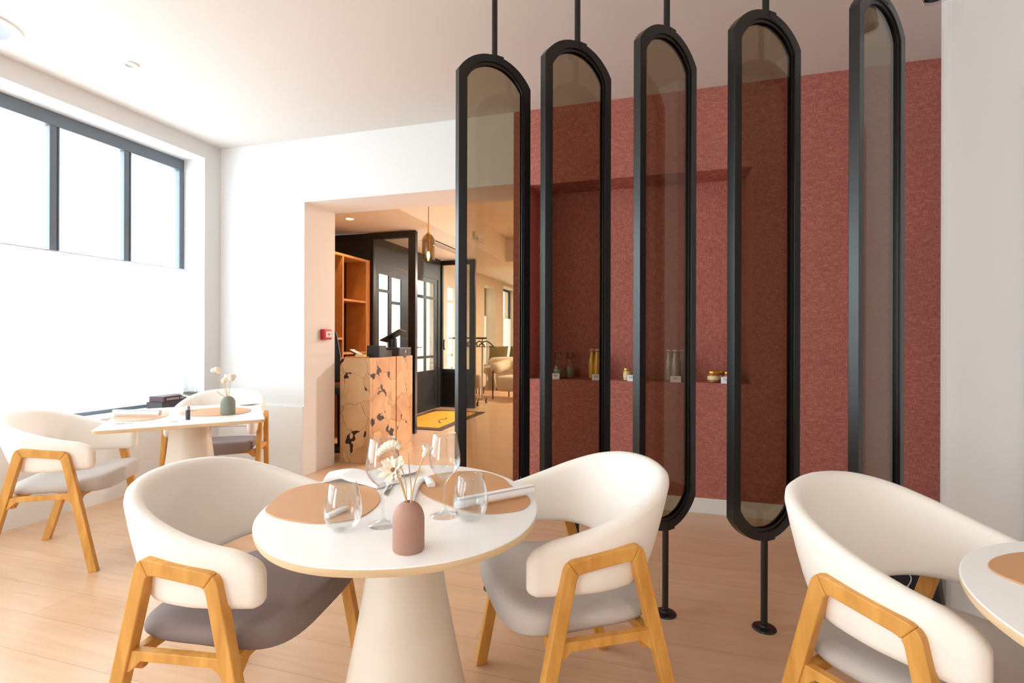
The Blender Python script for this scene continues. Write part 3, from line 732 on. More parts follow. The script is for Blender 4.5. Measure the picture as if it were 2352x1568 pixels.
# side plate at the back of table
t = thing('side_plate', 'small round white plate near the back edge of the central table', 'plate', (-.865, 1.492, ZT0))
lathe_obj('dish', [(0, .003), (.034, .003), (.036, 0), (.040, 0), (.044, .004), (.070, .010), (.071, .012), (.068, .0125), (.044, .008), (0, .007)], M['porcelain'], t, 56)
t.location = (-.838, 1.512, ZT0)
def knife(label, a, b, z=ZT0, name='table_knife', rz=0):
    A = Vector(a); B = Vector(b); L = (B-A).length; t = thing(name, label, 'knife', (A.x, A.y, z), math.atan2((B-A).y, (B-A).x), 'polished steel table knives')
    bm = bmnew(); add_prism(bm, [(0, -.004), (L*.48, -.0035), (L*.5, .0035), (0, .004)], 0, .004); build('handle', bm, M['chrome'], t, bevel=.001)
    bm = bmnew(); add_prism(bm, [(L*.49, -.0035), (L*.55, -.008), (L*.9, -.008), (L, .0045), (L*.49, .0035)], .001, .0028); build('blade', bm, M['chrome'], t); return t
knife('steel table knife between the two wine glasses, pointing at the brown vase', (-.80, 1.435), (-.745, 1.275), ZT0+.001)
knife('steel table knife lying on the near window corner of the square table', (-2.70, 1.93), (-2.64, 1.99), name='table_knife')
t = thing('side_plate', 'small round white plate on the far corner of the square table', 'plate', (-2.645, 2.755, ZT0))
lathe_obj('dish', [(0, .003), (.034, .003), (.036, 0), (.040, 0), (.044, .004), (.070, .010), (.071, .012), (.068, .0125), (.044, .008), (0, .007)], M['porcelain'], t, 56)
# porcelain knife rest seen through the left tumbler
bm = bmnew(); rbox(bm, -.036, .036, -.009, .009, 0, .010, .003, 3)
o = build('knife_rest', bm, M['porcelain'], smooth=True, loc=(-.785, 1.107, ZT0+.003)); o.rotation_euler = (0, 0, 1.45); tag(o, 'small white porcelain knife rest on the left placemat behind the stemless glass', 'knife rest')
# dark cylinder on square table
t = thing('pepper_mill', 'slim dark steel cylinder standing on the square table left of the green vase', 'pepper mill', (-2.475, 2.16, ZT0))
lathe_obj('body', [(0, 0), (.011, 0), (.011, .052), (0, .052)], M['greyplastic'], t, 24); lathe_obj('cap', [(0, .052), (.0105, .053), (.0105, .072), (.009, .075), (0, .075)], M['chrome'], t, 24)
# fork on square table
t = thing('table_fork', 'steel fork lying near the front edge of the square table', 'fork', (-2.60, 2.00, ZT0), .6)
bm = bmnew(); add_prism(bm, [(0, -.003), (.1, -.002), (.11, -.010), (.125, -.011), (.125, .011), (.11, .010), (.1, .002), (0, .003)], 0, .002); build('handle', bm, M['chrome'], t)
for k in range(4):
    bm = bmnew(); add_box(bm, .124, .165, -.0105+k*.0062, -.0085+k*.0062, 0, .002); build('tine', bm, M['chrome'], t)

# ------------------------------------------------------------------ books and boxes on the window sill
def book(label, x, y, z, sx, sy, sz, rz, m, mark=True, group='dark boxes stacked on the window sill'):
    t = thing('game_box', label, 'box', (x, y, z), rz, group)
    build('cover', boxes((-sx/2, sx/2, -sy/2, sy/2, 0, sz)), m, t, bevel=.002)
    if mark:
        bm = bmnew()
        for k in range(7): add_box(bm, sx/2, sx/2+.001, -sy*.36+k*sy*.07, -sy*.36+k*sy*.07+sy*.045, sz*.32, sz*.66)
        for k in range(3): add_box(bm, sx/2, sx/2+.001, sy*.18+k*sy*.06, sy*.18+k*sy*.06+sy*.04, sz*.32, sz*.66)
        build('printed_lettering', bm, M['palemark'], t)
    return t
SZ = WZ0+.0125
book('wide grey box at the bottom of the stack on the window sill', -3.975, 3.31, SZ, .17, .30, .052, 0, M['book1'], False)
book('slimmer charcoal box with pale lettering on top of the stack on the window sill', -3.975, 3.29, SZ+.053, .15, .23, .045, .03, M['book2'])
book('flat black box at the far end of the window sill, near the corner', -3.96, 3.498, SZ, .13, .065, .105, 0, M['black'], False)

# ------------------------------------------------------------------ niche contents
def bottle(name, label, x, y, kind, group):
    t = thing(name, label, 'bottle' if kind != 'jar' else 'jar', (x, y, NZ0), 0, group); return t
def milk_bottle(label, x, y, fill, group):
    t = thing('juice_bottle', label, 'bottle', (x, y, NZ0), 0, group)
    lathe_obj('glass_body', [(0, 0), (.027, 0), (.030, .004), (.030, .115), (.028, .135), (.0205, .172), (.0175, .190), (.0175, .212), (.019, .214), (.019, .218)], M['glass'], t, 32, smooth=50)
    lathe_obj('drink', [(0, .003), (.0275, .004), (.0285, .114), (.0265, .134), (.019, .171), (.016, .189), (.016, .206), (0, .206)], M[fill], t, 32, smooth=50)
    lathe_obj('metal_cap', [(.0196, .214), (.0200, .216), (.0200, .222), (.018, .225), (0, .225)], M['cap'], t, 32)
    return t
M['cap'] = mat('pale_cap', srgb(206, 196, 180), .4)
gy = 'yellow juice bottles in the niche'; gb = 'beige drink bottles in the niche'
milk_bottle('bottle of yellow juice, left of the pair in the red niche', -.496, 3.885, 'juice', gy)
milk_bottle('bottle of yellow juice, right of the pair in the red niche', -.450, 3.835, 'juice', gy)
milk_bottle('bottle of beige drink, leftmost of three in the red niche', .066, 3.875, 'nectar', gb)
milk_bottle('bottle of beige drink, middle of three in the red niche', .108, 3.825, 'nectar', gb)
milk_bottle('bottle of beige drink, rightmost of three in the red niche', .158, 3.875, 'nectar', gb)
def carafe(label, x, y):
    t = thing('stoppered_bottle', label, 'bottle', (x, y, NZ0), 0, 'clear stoppered bottles in the niche')
    lathe_obj('glass_body', [(0, 0), (.036, 0), (.039, .004), (.039, .088), (.036, .10), (.020, .118), (.0165, .128), (.0165, .145), (.019, .147)], M['glass'], t, 32, smooth=50)
    lathe_obj('contents', [(0, .003), (.036, .004), (.036, .070), (0, .070)], mat('grey_spirit', srgb(150, 150, 140), .3) if 'spirit' not in M else M['spirit'], t, 32)
    lathe_obj('stopper', [(0, .140), (.014, .142), (.016, .150), (.026, .154), (.028, .195), (.024, .199), (0, .199)], M['smokegrey'], t, 32); return t
M['spirit'] = mat('grey_spirit', srgb(150, 150, 140), .3)
carafe('clear glass bottle with wide stopper, the nearer of two at the left of the niche', -.748, 3.82)
carafe('clear glass bottle with wide stopper, the rear and dimmer of two in the niche', -.672, 3.90)
def jar(label, x, y, fill, r=.033, h=.075):
    t = thing('preserve_jar', label, 'jar', (x, y, NZ0), 0, 'small preserve jars in the niche')
    lathe_obj('glass_body', [(0, 0), (r*.94, 0), (r, .004), (r, h*.8), (r*.9, h*.84)], M['glass'], t, 32)
    lathe_obj('contents', [(0, .003), (r*.95, .003), (r*.95, h*.78), (0, h*.78)], M[fill], t, 32)
    lathe_obj('lid', [(r*.93, h*.82), (r*.98, h*.84), (r*.98, h), (r*.9, h*1.03), (0, h*1.03)], M['brass'], t, 32)
    lathe_obj('label_sticker', [(r+.0004, h*.25), (r+.0004, h*.6)], M['cream'], t, 32)
    return t
jar('small jar of pale spread with brass lid, left of the second screen panel gap', -.232, 3.80, 'cream', .027, .088)
jar('wide jar of amber jam with brass lid, leftmost at the right end of the niche', .360, 3.80, 'jam', .040, .078)
jar('jar of amber jam with brass lid, right end of the niche', .455, 3.82, 'jam', .034, .075)
jar('jar of amber jam half hidden behind the other two at the right of the niche', .425, 3.90, 'jam', .034, .075)
def card(label, x, y, w_=.062, h=.043):
    t = thing('price_card', label, 'price card', (x, y, NZ0), 0, 'white price cards in the niche')
    bm = bmnew(); add_prism(bm, [(-.0, 0), (.012, h), (.013, h), (.026, 0), (.025, 0), (.0125, h-.002), (.001, 0)], -w_/2, w_/2, fn=lambda a, b, c: (c, a, b)); build('folded_card', bm, M['paper'], t)
    bm = bmnew()
    for zz, ww in ((.030, .036), (.022, .026)):
        yy = .012*zz/h-.0008
        v = [bm.verts.new(p) for p in ((-ww/2, yy, zz), (ww/2, yy, zz), (ww/2, yy+.0008, zz+.003), (-ww/2, yy+.0008, zz+.003))]; bm.faces.new(v)
    build('printed_text', bm, M['ink'], t); return t
card('white price card in front of the clear stoppered bottles', -.752, 3.725)
card('white price card in front of the yellow juice bottles', -.448, 3.725)
card('white price card in front of the pale spread jar', -.198, 3.725, .055)
card('white price card in front of the beige drink bottles', .106, 3.725, .072)
card('white price card in front of the amber jam jars', .435, 3.725, .065)

# ------------------------------------------------------------------ fire alarm on the jamb
t = thing('fire_alarm', 'small red manual fire alarm box on the white doorway jamb', 'fire alarm', (OX0, 3.985, 1.228))
bm = bmnew(); rbox(bm, 0, .045, -.055, .055, -.048, .048, .006); build('housing', bm, M['redplastic'], t, smooth=True)
build('call_plate', boxes((.045, .047, -.03, .042, -.026, .026)), M['paper'], t)
build('printed_mark', boxes((.047, .0475, -.012, .026, -.004, .010), (.047, .0475, -.002, .016, -.018, -.010)), M['redplastic'], t)

# black bag at the foot of the pier
t = thing('tote_bag', 'black nylon bag with pale drawstrings on the floor against the white pier', 'bag', (1.075, 2.70, 0), -.5)
bm = bmnew(); rbox(bm, -.13, .13, -.07, .07, 0, .26, .03, 4)
for v in bm.verts: v.co.x *= 1-.25*(v.co.z/.26)**2; v.co.y += .012*math.sin(v.co.x*40+v.co.z*30)
build('body', bm, M['bag'], t, smooth='all')
for s in (-1, 1):
    bm = bmnew(); add_tube(bm, smoothcurve([(-.03+s*.012, -.074, .22), (-.045*s-.02, -.088, .16), (-.02*s-.03, -.09, .08), (.01*s-.02, -.085, .05), (.035*s-.02, -.086, .12)], 6), .0025, 6)
    build('drawstring', bm, M['palemark'], t, smooth=True)

# ------------------------------------------------------------------ lobby and lounge shell
LX = XL; YE = 15.0; CZ = 2.55; XE = -2.633
bm = boxes((XO, XE, YB2, 9.15, CZ, 3.1), (XE, 4.0, 8.58, 9.15, CZ, 3.1), (XE, 4.0, YB2, 8.58, 2.99, 3.1)); struct('ceiling_lobby', bm, M['lobby_ceiling'])
struct('ceiling_lounge', boxes((XO, 4.0, 9.15, YE, 2.64, 2.9)), M['plaster'])
# facade wall: solid before the vestibule, then the dark facade, then lounge wall with two windows
bm = boxes((XO, -4.16, YB2, 5.76, 0, 3.1), (XO, LX, 8.12, 11.0, 0, 2.9), (XO, LX, 11.84, 12.45, 0, 2.9), (XO, LX, 14.0, YE, 0, 2.9),
           (XO, LX, 11.0, 11.84, 0, .5), (XO, LX, 12.45, 14.0, 0, .5), (XO, LX, 11.0, 11.84, 2.42, 2.9), (XO, LX, 12.45, 14.0, 2.55, 2.9))
struct('wall_street', bm, mat('beige_plaster', srgb(206, 192, 170), .85))
struct('wall_far', boxes((XO, 4.0, YE, YE+.2, 0, 2.9)), M['plaster'])
struct('wall_east', boxes((3.7, 4.0, YB2, YE, 0, 3.1)), M['plaster'])
for i, (y0, y1, zt) in enumerate(((11.0, 11.84, 2.42), (12.45, 14.0, 2.55))):
    t = thing('window_%d' % (i+2), None, None, (LX-.3, 0, 0)); t['kind'] = 'structure'
    build('window_frame', boxes((-.02, .02, y0, y0+.05, .5, zt), (-.02, .02, y1-.05, y1, .5, zt), (-.02, .02, y0+.05, y1-.05, zt-.05, zt), (-.02, .02, y0+.05, y1-.05, .5, .55), (-.02, .02, (y0+y1)/2-.02, (y0+y1)/2+.02, .55, zt-.05)), M['dark'], t)
    build('window_pane', boxes((-.003, .003, y0+.04, y1-.04, .54, zt-.04)), M['pane'], t)
    cu2 = thing('cafe_curtain', ['white half curtain in the narrow far lounge window', 'white half curtain in the wide lounge window beyond the armchairs'][i], 'curtain', (LX-.24, 0, 0), 0, None)
    bm = bmnew(); vs = []
    for z in (1.74, .55):
        vs.append([bm.verts.new((.006*math.sin(y0*9+k*1.9), y0+.01+(y1-y0-.02)*k/60, z)) for k in range(61)])
    for k in range(60): bm.faces.new((vs[0][k], vs[0][k+1], vs[1][k+1], vs[1][k]))
    build('curtain_cloth', bm, M['curtain'], cu2, smooth='all')
    bm = bmnew(); add_tube(bm, [(0, y0+.005, 1.745), (0, y1-.005, 1.745)], .006, 6); build('curtain_rod', bm, M['chrome'], cu2)

# vestibule: dark facade (x = -3.66) between y 5.80 and 8.10
FX = -3.66
def grid_wall(name, x0, x1, Y, Z, holes, m, parent=None):
    """solid wall in the y-z plane with rectangular holes (y0,y1,z0,z1), cut on a grid"""
    ys = sorted(set([Y[0], Y[1]]+[h[0] for h in holes]+[h[1] for h in holes])); zs = sorted(set([Z[0], Z[1]]+[h[2] for h in holes]+[h[3] for h in holes]))
    bm = bmnew()
    for a, b in zip(ys, ys[1:]):
        for c, d_ in zip(zs, zs[1:]):
            my, mz = (a+b)/2, (c+d_)/2
            if any(h[0] < my < h[1] and h[2] < mz < h[3] for h in holes): continue
            add_box(bm, x0, x1, a, b, c, d_)
    bmesh.ops.remove_doubles(bm, verts=list(bm.verts), dist=1e-5)
    return build(name, bm, m, parent)
wh = [(6.09, 6.345, 1.865, 2.07), (6.09, 6.345, .66, 1.825), (6.43, 6.705, 1.72, 2.055), (6.43, 6.705, .66, 1.675)]
dh = [(7.215, 7.50, 1.885, 2.115), (7.56, 7.87, 1.885, 2.115), (7.215, 7.50, .905, 1.84), (7.56, 7.87, .905, 1.84), (7.215, 7.50, .66, .865), (7.56, 7.87, .66, .865)]
o = grid_wall('wall_facade', FX-.02, FX, (5.80, 8.10), (0, CZ), wh+[(7.09, 7.99, 0.0, 2.19)], M['dark']); o['kind'] = 'structure'
struct('window_4', boxes((FX-.03, FX-.022, 6.05, 6.75, .62, 2.1)), M['pane'])
dd = thing('door_2', None, None, (FX, 0, 0)); dd['kind'] = 'structure'
grid_wall('door_leaf', -.03, -.01, (7.085, 7.995), (.003, 2.195), dh, M['dark'], dd)
build('window_pane', boxes((-.038, -.032, 7.2, 7.9, .64, 2.13)), M['doorpane'], dd)
bm = boxes((-.012, -.002, 7.2, 7.88, .55, .57), (-.012, -.002, 7.2, 7.88, .13, .15), (-.012, -.002, 7.2, 7.22, .15, .55), (-.012, -.002, 7.86, 7.88, .15, .55)); build('panel_moulding', bm, M['dark'], dd)
bm = bmnew(); add_tube(bm, [(0, 7.15, 1.05), (.05, 7.15, 1.05), (.05, 7.26, 1.05)], .009, 8); build('door_handle', bm, M['steel'], dd, smooth=True)
# screens in the lobby
def screen(name, label, x0, x1, y, solid, zt=2.54, gm='smokegrey'):
    t = thing(name, label, 'glass partition', (x0, y, 0), 0)
    w_ = x1-x0; s0 = solid
    bm = boxes((s0-.045, s0, -.03, .03, 0, zt-.08), (w_-.10, w_, -.03, .03, 0, zt-.08), (0 if s0 < .06 else 0, w_, -.03, .03, zt-.08, zt), (s0, w_-.10, -.03, .03, 0, .06), (s0, w_-.10, -.03, .03, .60, .66))
    build('frame', bm, M['steel'], t, bevel=.003)
    bm = boxes((s0, w_-.10, -.012, .012, .06, .60)) if s0 < .06 else boxes((0, s0-.045, -.025, .025, 0, zt-.08), (s0, w_-.10, -.012, .012, .06, .60))
    build('lower_panel', bm, M['steel'], t)
    build('glass_pane', boxes((s0, w_-.10, -.003, .003, .66, zt-.08)), M[gm], t)
    return t
screen('glass_partition', 'black steel glazed screen behind the reception counter', -4.155, -2.933, 5.76, .628)
t = screen('glass_partition', 'black steel glazed screen at the far side of the entrance mat', FX-.02, -3.031, 8.14, .045, 2.54, 'doorpane')
bm = bmnew(); add_tube(bm, smoothcurve([(.10, -.04, 1.16), (.10, -.075, 1.14), (.10, -.075, 1.02), (.10, -.04, 1.0)], 4), .012, 8); build('door_handle', bm, M['black'], t, smooth=True)
# ceiling fittings in lobby
t = thing('recessed_spotlight', 'lit warm recessed spotlight in the ceiling over the counter', 'ceiling light', (-3.387, 5.003, CZ))
lathe_obj('trim_ring', [(.040, -.001), (.044, -.006), (.056, -.004), (.058, 0)], M['trim'], t); lathe_obj('lens', [(0, -.003), (.041, -.003)], M['lamp_on'], t)
def spot(loc, power, size=1.9, blend=.6, color=(1, .66, .32)):
    l = bpy.data.lights.new('lamp_glow', 'SPOT'); l.energy = power; l.color = color; l.spot_size = size; l.spot_blend = blend; l.shadow_soft_size = .03
    o = bpy.data.objects.new('lamp_glow', l); o.location = loc; COL.objects.link(o); return o
spot((-3.387, 5.003, CZ-.02), 26)
t = thing('ceiling_vent', 'long white slotted air vent in the lobby ceiling beyond the pendant', 'air vent', (-3.06, 6.95, CZ))
build('vent_frame', boxes((-.125, .125, -.6, -.58, -.012, 0), (-.125, .125, .58, .6, -.012, 0), (-.125, -.105, -.58, .58, -.012, 0), (.105, .125, -.58, .58, -.012, 0), (.045, .06, -.58, .58, -.012, 0)), M['trim'], t)
build('vent_cover', boxes((-.105, .045, -.58, .58, -.008, -.003)), mat('vent_grey', srgb(178, 166, 152), .6), t)
for x in (.066, .079, .092): build('slot', boxes((x, x+.005, -.58, .58, -.010, -.002)), M['dark'], t)
t = thing('emergency_light', 'white emergency light on the upstand of the lobby ceiling', 'emergency light', (XE, 7.1, 2.70))
bm = bmnew(); rbox(bm, 0, .05, -.15, .15, -.06, .06, .012); build('housing', bm, M['trim'], t, smooth=True)
bm = bmnew(); rbox(bm, .045, .075, -.13, .13, -.075, -.02, .01); build('diffuser', bm, M['lens'], t, smooth=True)

# pendant
t = thing('bottle_pendant', 'amber glass bottle pendant lamp glowing over the reception counter', 'pendant light', (-2.357, 4.90, 2.02))
lathe_obj('glass_shade', [(.066, 0), (.067, .002), (.067, .20), (.062, .235), (.045, .262), (.022, .280), (.020, .278), (.043, .259), (.059, .233), (.064, .20), (.064, .002), (.066, 0)], M['amber'], t, 40)
lathe_obj('socket', [(0, .09), (.011, .09), (.013, .10), (.013, .26), (.020, .272), (.020, .292), (.008, .30), (.006, .40), (0, .40)], M['brass'], t, 24)
lathe_obj('bulb', [(0, .015), (.010, .02), (.016, .04), (.015, .065), (.010, .09), (0, .092)], M['bulb'], t, 20)
bm = bmnew(); add_tube(bm, [(0, 0, .39), (0, 0, 2.99-2.02)], .0035, 8); build('cord', bm, M['black'], t)
pl = bpy.data.lights.new('pendant_glow', 'POINT'); pl.energy = 6; pl.color = (1, .62, .25); pl.shadow_soft_size = .02
po = bpy.data.objects.new('pendant_glow', pl); po.location = (-2.357, 4.90, 1.985); COL.objects.link(po)

# ------------------------------------------------------------------ reception counter
CX0, CX1, CY0, CY1, CZT = -2.96, -2.632, 4.22, 5.08, 1.005
ctr = thing('reception_counter', 'reception counter faced with slices of teak root, in the doorway', 'counter', (0, 0, 0))
build('front_panel', boxes((CX0, CX1, CY0, CY0+.05, 0, CZT)), M['root'], ctr, bevel=.004)
ysm = 4.72
build('side_panel', boxes((CX1-.05, CX1, CY0+.051, ysm-.008, 0, CZT)), M['root'], ctr, bevel=.004)
build('side_panel', boxes((CX1-.05, CX1, ysm+.008, CY1, 0, CZT)), M['root'], ctr, bevel=.004)
build('groove_batten', boxes((CX1-.05, CX1-.02, ysm-.008, ysm+.008, 0, CZT-.002)), mat('groove_wood', srgb(120, 72, 34), .7), ctr)
build('worktop', boxes((CX0, CX1-.052, CY0+.052, CY1, CZT-.04, CZT-.001)), M['shelfwood'], ctr, bevel=.003)
build('carcass', boxes((CX0, CX0+.03, CY0+.052, CY1, 0, CZT-.042)), M['shelfwood'], ctr)
ZQ = CZT
def solid(name, label, cat, parts, loc, rz=0):
    t = thing(name, label, cat, loc, rz)
    for nm, bs, m in parts: build(nm, boxes(*bs), M[m] if isinstance(m, str) else m, t, bevel=.002)
    return t
solid('receipt_printer', 'black receipt printer on the reception counter, left of the till', 'printer', [('body', [(-.07, .07, -.06, .08, 0, .115)], 'black'), ('paper_slot', [(-.05, .05, -.02, .0, .115, .117)], 'greyplastic')], (-2.735, 4.50, ZQ))
solid('cash_drawer', 'charcoal cash drawer at the right end of the reception counter', 'cash drawer', [('body', [(-.10, .10, -.14, .14, 0, .09)], 'greyplastic'), ('drawer_front', [(.10, .104, -.13, .13, .012, .08)], 'black'), ('lock', [(.104, .108, -.01, .01, .03, .06)], 'chrome')], (-2.745, 4.93, ZQ))
solid('card_terminal', 'low black payment terminal between printer and cash drawer', 'card terminal', [('body', [(-.06, .05, -.06, .06, 0, .062)], 'black'), ('keypad', [(-.04, .03, -.04, .04, .062, .064)], 'greyplastic')], (-2.74, 4.68, ZQ))
t = thing('till_tablet', 'black touchscreen till tilted on its stand on the counter', 'till', (-2.79, 4.93, ZQ+.09), .1)
lathe_obj('stand', [(0, 0), (.045, 0), (.042, .09), (.03, .105), (0, .105)], M['black'], t, 28)
bm = bmnew(); rbox(bm, -.13, .13, -.085, .085, -.006, .006, .004, 2); sc = build('screen', bm, M['black'], t, smooth=True, loc=(0, 0, .125)); sc.rotation_euler = (math.radians(-8), math.radians(-28), 0)
t = thing('wooden_tray', 'thin wooden tray at the left end of the reception counter', 'tray', (-2.84, 4.33, ZQ))
bm = bmnew(); rbox(bm, -.11, .10, -.05, .05, 0, .010, .003); build('board', bm, M['shelfwood'], t, smooth=True)
t = thing('note_block', 'small cream note block on the wooden tray', 'note block', (-2.80, 4.33, ZQ+.010))
build('paper_stack', boxes((-.045, .045, -.03, .03, 0, .022)), M['cream'], t, bevel=.001)
t = thing('open_folder', 'open menu folder propped up behind the receipt printer', 'folder', (-2.925, 4.50, ZQ), .2)
bm = bmnew(); add_prism(bm, [(-.10, .07), (-.095, .078), (.03, .012), (.10, .03), (.10, .022), (.03, 0), (.02, 0)], -.06, .06, fn=lambda a, b, c: (a, c, b)); build('cover', bm, M['black'], t)
bm = bmnew(); add_prism(bm, [(-.085, .073), (-.083, .076), (.028, .016), (.028, .013)], -.055, .055, fn=lambda a, b, c: (a, c, b)); build('pages', bm, M['paper'], t)
t = thing('desk_chair', 'dark office chair back in shadow behind the reception counter', 'chair', (-3.31, 4.55, 0), PI/2)
bm = bmnew(); rbox(bm, -.05, .0, -.19, .19, .74, 1.28, .04, 4)
for v in bm.verts: v.co.x -= .25*(v.co.z-.74)*.5; v.co.y *= 1-.35*max(0, (v.co.z-.95)/.35)
build('backrest', bm, M['greyplastic'], t, smooth='all')
bm = bmnew(); rbox(bm, -.02, .36, -.19, .19, .60, .68, .03, 3); build('seat', bm, M['greyplastic'], t, smooth='all')
bm = bmnew(); add_tube(bm, [(.17, 0, .05), (.17, 0, .61)], .025, 12); add_lathe(bm, [(0, .01), (.19, .01), (.19, .025), (.04, .05), (0, .05)], 32, (.17, 0, 0))
build('base', bm, M['black'], t, smooth=True)
bm = bmnew(); add_tube(bm, [(-.03, 0, .64), (-.045, 0, .77)], .02, 8); build('back_bracket', bm, M['black'], t)

# ------------------------------------------------------------------ shelf unit against the street wall
SX = -3.569; sh = thing('shelf_unit', 'open oak shelf unit lit orange behind the reception counter', 'shelf', (0, 0, 0))
X0 = -3.87; Y0, Y1 = 4.20, 5.72
build('top_board', boxes((X0, SX, Y0, Y1, 2.155, 2.185)), M['shelfwood'], sh, bevel=.001)
for y, wd in ((Y0, .03), (5.135, .025), (5.63, .09)): build('upright', boxes((X0, SX, y, y+wd, .0, 2.155)), M['shelfwood'], sh, bevel=.001)
build('back_board', boxes((X0, X0+.012, Y0+.03, 5.63, .03, 2.155)), mat('shaded_shelf_back', srgb(44, 32, 28), .7), sh)  # shade inside the shelf is put into this board's dark colour
for y0, y1, z in ((5.16, 5.63, 1.635), (Y0+.03, 5.135, 1.175), (5.16, 5.63, 1.0), (Y0+.03, 5.135, .6), (5.16, 5.63, .5)): build('shelf_board', boxes((X0+.012, SX-.002, y0, y1, z, z+.025)), M['shelfwood'], sh, bevel=.001)
build('plinth', boxes((X0, SX-.02, Y0+.03, 5.63, 0, .03)), M['shelfwood'], sh)
spot((-3.25, 4.55, CZ-.03), 14, 1.6)
t = thing('recessed_spotlight', 'recessed spotlight over the shelves, hidden by the doorway jamb', 'ceiling light', (-3.25, 4.55, CZ))
lathe_obj('trim_ring', [(.040, -.001), (.044, -.006), (.056, -.004), (.058, 0)], M['trim'], t); lathe_obj('lens', [(0, -.003), (.041, -.003)], M['lamp_on'], t)

# ------------------------------------------------------------------ entrance mat
t = thing('door_mat', 'yellow doormat with dark brown border on the floor inside the entrance', 'doormat', (0, 0, 0))
build('border', boxes((-3.60, -2.70, 6.02, 7.72, 0, .008)), M['mat_brown'], t, bevel=.002)
build('pile', boxes((-3.50, -2.81, 6.14, 7.60, .008, .012)), M['mat_yellow'], t)
bm = bmnew(); add_tube(bm, smoothcurve([(-3.05, 6.95, .0125), (-3.0, 6.85, .0125), (-3.06, 6.75, .0125), (-3.0, 6.6, .0125), (-2.93, 6.5, .0125)], 5), .006, 6); build('woven_motif', bm, M['mat_brown'], t)

# ------------------------------------------------------------------ coat rack
t = thing('coat_rack', 'low wheeled chrome coat rack beside the entrance screen', 'coat rack', (0, 0, 0))
bm = bmnew(); add_tube(bm, [(-3.72, 8.6, 1.195), (-2.99, 8.6, 1.195)], .016, 10); build('rail', bm, M['greyplastic'], t, smooth=True)
for x in (-3.66, -3.07):
    bm = bmnew(); add_tube(bm, [(x, 8.6, .10), (x, 8.6, 1.19)], .012, 10); build('post', bm, M['chrome'], t, smooth=True)
    bm = bmnew(); add_tube(bm, [(x, 8.36, .10), (x, 8.84, .10)], .014, 8); build('foot_bar', bm, M['chrome'], t)
    for y in (8.37, 8.83):
        bm = bmnew(); bmesh.ops.create_cone(bm, cap_ends=True, segments=20, radius1=.04, radius2=.04, depth=.022, matrix=Matrix.Translation((x, y, .042)) @ Matrix.Rotation(PI/2, 4, 'Y')); cw = build('caster', bm, M['black'], t)
        bm = bmnew(); bmesh.ops.create_cone(bm, cap_ends=True, segments=16, radius1=.02, radius2=.02, depth=.026, matrix=Matrix.Translation((x, y, .042)) @ Matrix.Rotation(PI/2, 4, 'Y')); build('hub', bm, M['palemark'], cw)
bm = bmnew(); add_tube(bm, [(-3.66, 8.6, .10), (-3.07, 8.6, .10)], .010, 8); build('cross_bar', bm, M['chrome'], t)
def hanger(label, x, rz):
    t = thing('coat_hanger', label, 'coat hanger', (x, 8.6, 1.195), rz, 'black coat hangers on the wheeled rack')
    bm = bmnew(); add_tube(bm, smoothcurve([(0, -.018, .004), (0, 0, .020), (0, .018, .004), (0, .004, -.03), (0, 0, -.06)], 5), .0025, 6); build('hook', bm, M['chrome'], t)
    bm = bmnew(); add_tube(bm, smoothcurve([(0, -.21, -.16), (0, -.20, -.135), (0, -.10, -.08), (0, 0, -.055), (0, .10, -.08), (0, .20, -.135), (0, .21, -.16)], 4), .010, 7)
    add_tube(bm, [(0, -.2, -.155), (0, .2, -.155)], .005, 6); build('body', bm, M['black'], t, smooth=True); return t
hs = [('rightmost black hanger on the wheeled coat rack', -3.0, 1.0), ('second black hanger from the right on the coat rack', -3.125, .8), ('third black hanger from the right on the coat rack', -3.22, .6), ('black hanger seen through the glass of the entrance screen, right one', -3.31, .6), ('black hanger seen through the glass of the entrance screen, left one', -3.40, .7)]
for l_, x, r in hs: hanger(l_, min(x, -3.0), r)

# ------------------------------------------------------------------ lounge furniture
def armchair(name, label, x, y, rz, group, w_=.74):
    t = thing(name, label, 'armchair' if w_ < 1 else 'sofa', (x, y, 0), rz, group)
    bm = bmnew(); rbox(bm, -w_/2+.06, w_/2-.06, -.30, .34, .16, .46, .10, 5); build('seat', bm, M['boucle'], t, smooth='all')
    bm = bmnew(); pts_ = smoothcurve([(-w_/2+.02, .26, .60), (-w_/2, .0, .61), (-w_/2+.04, -.26, .64), (-w_/4, -.36, .66), (w_/4, -.36, .66), (w_/2-.04, -.26, .64), (w_/2, .0, .61), (w_/2-.02, .26, .60)], 6)
    n = len(pts_); add_tube(bm, pts_, [.115*min(1, .55+.45*min(i, n-1-i)/2.5) for i in range(n)], 16); build('backrest', bm, M['boucle'], t, smooth='all')
    for sx in (-1, 1):
        for sy in (-.26, .28):
            bm = bmnew(); add_tube(bm, [(sx*(w_/2-.0 if sy > 0 else w_/2-.10), sy, 0), (sx*(w_/2-.0 if sy > 0 else w_/2-.10), sy, .56 if sy > 0 else .2)], .013, 8); build('leg', bm, M['black'], t)
    return t
ga = 'cream boucle lounge armchairs'
armchair('lounge_armchair', 'cream boucle armchair with black legs, nearest in the lounge, right of the coat rack', -2.74, 9.66, math.radians(172), None)
t = thing('lounge_pouf', 'cream boucle pouf on thin legs between the coat rack and the lounge wall', 'pouf', (-3.72, 10.15, 0))
bm = bmnew(); rbox(bm, -.13, .13, -.2, .2, .14, .45, .07, 5); build('cushion_block', bm, M['boucle'], t, smooth='all')
for sx in (-1, 1):
    for sy in (-1, 1):
        bm = bmnew(); add_tube(bm, [(sx*.08, sy*.14, 0), (sx*.08, sy*.14, .16)], .011, 8); build('leg', bm, M['black'], t)
armchair('lounge_sofa', 'cream boucle sofa with olive cushions in the far lounge', -2.98, 11.35, 0, None, 1.45)
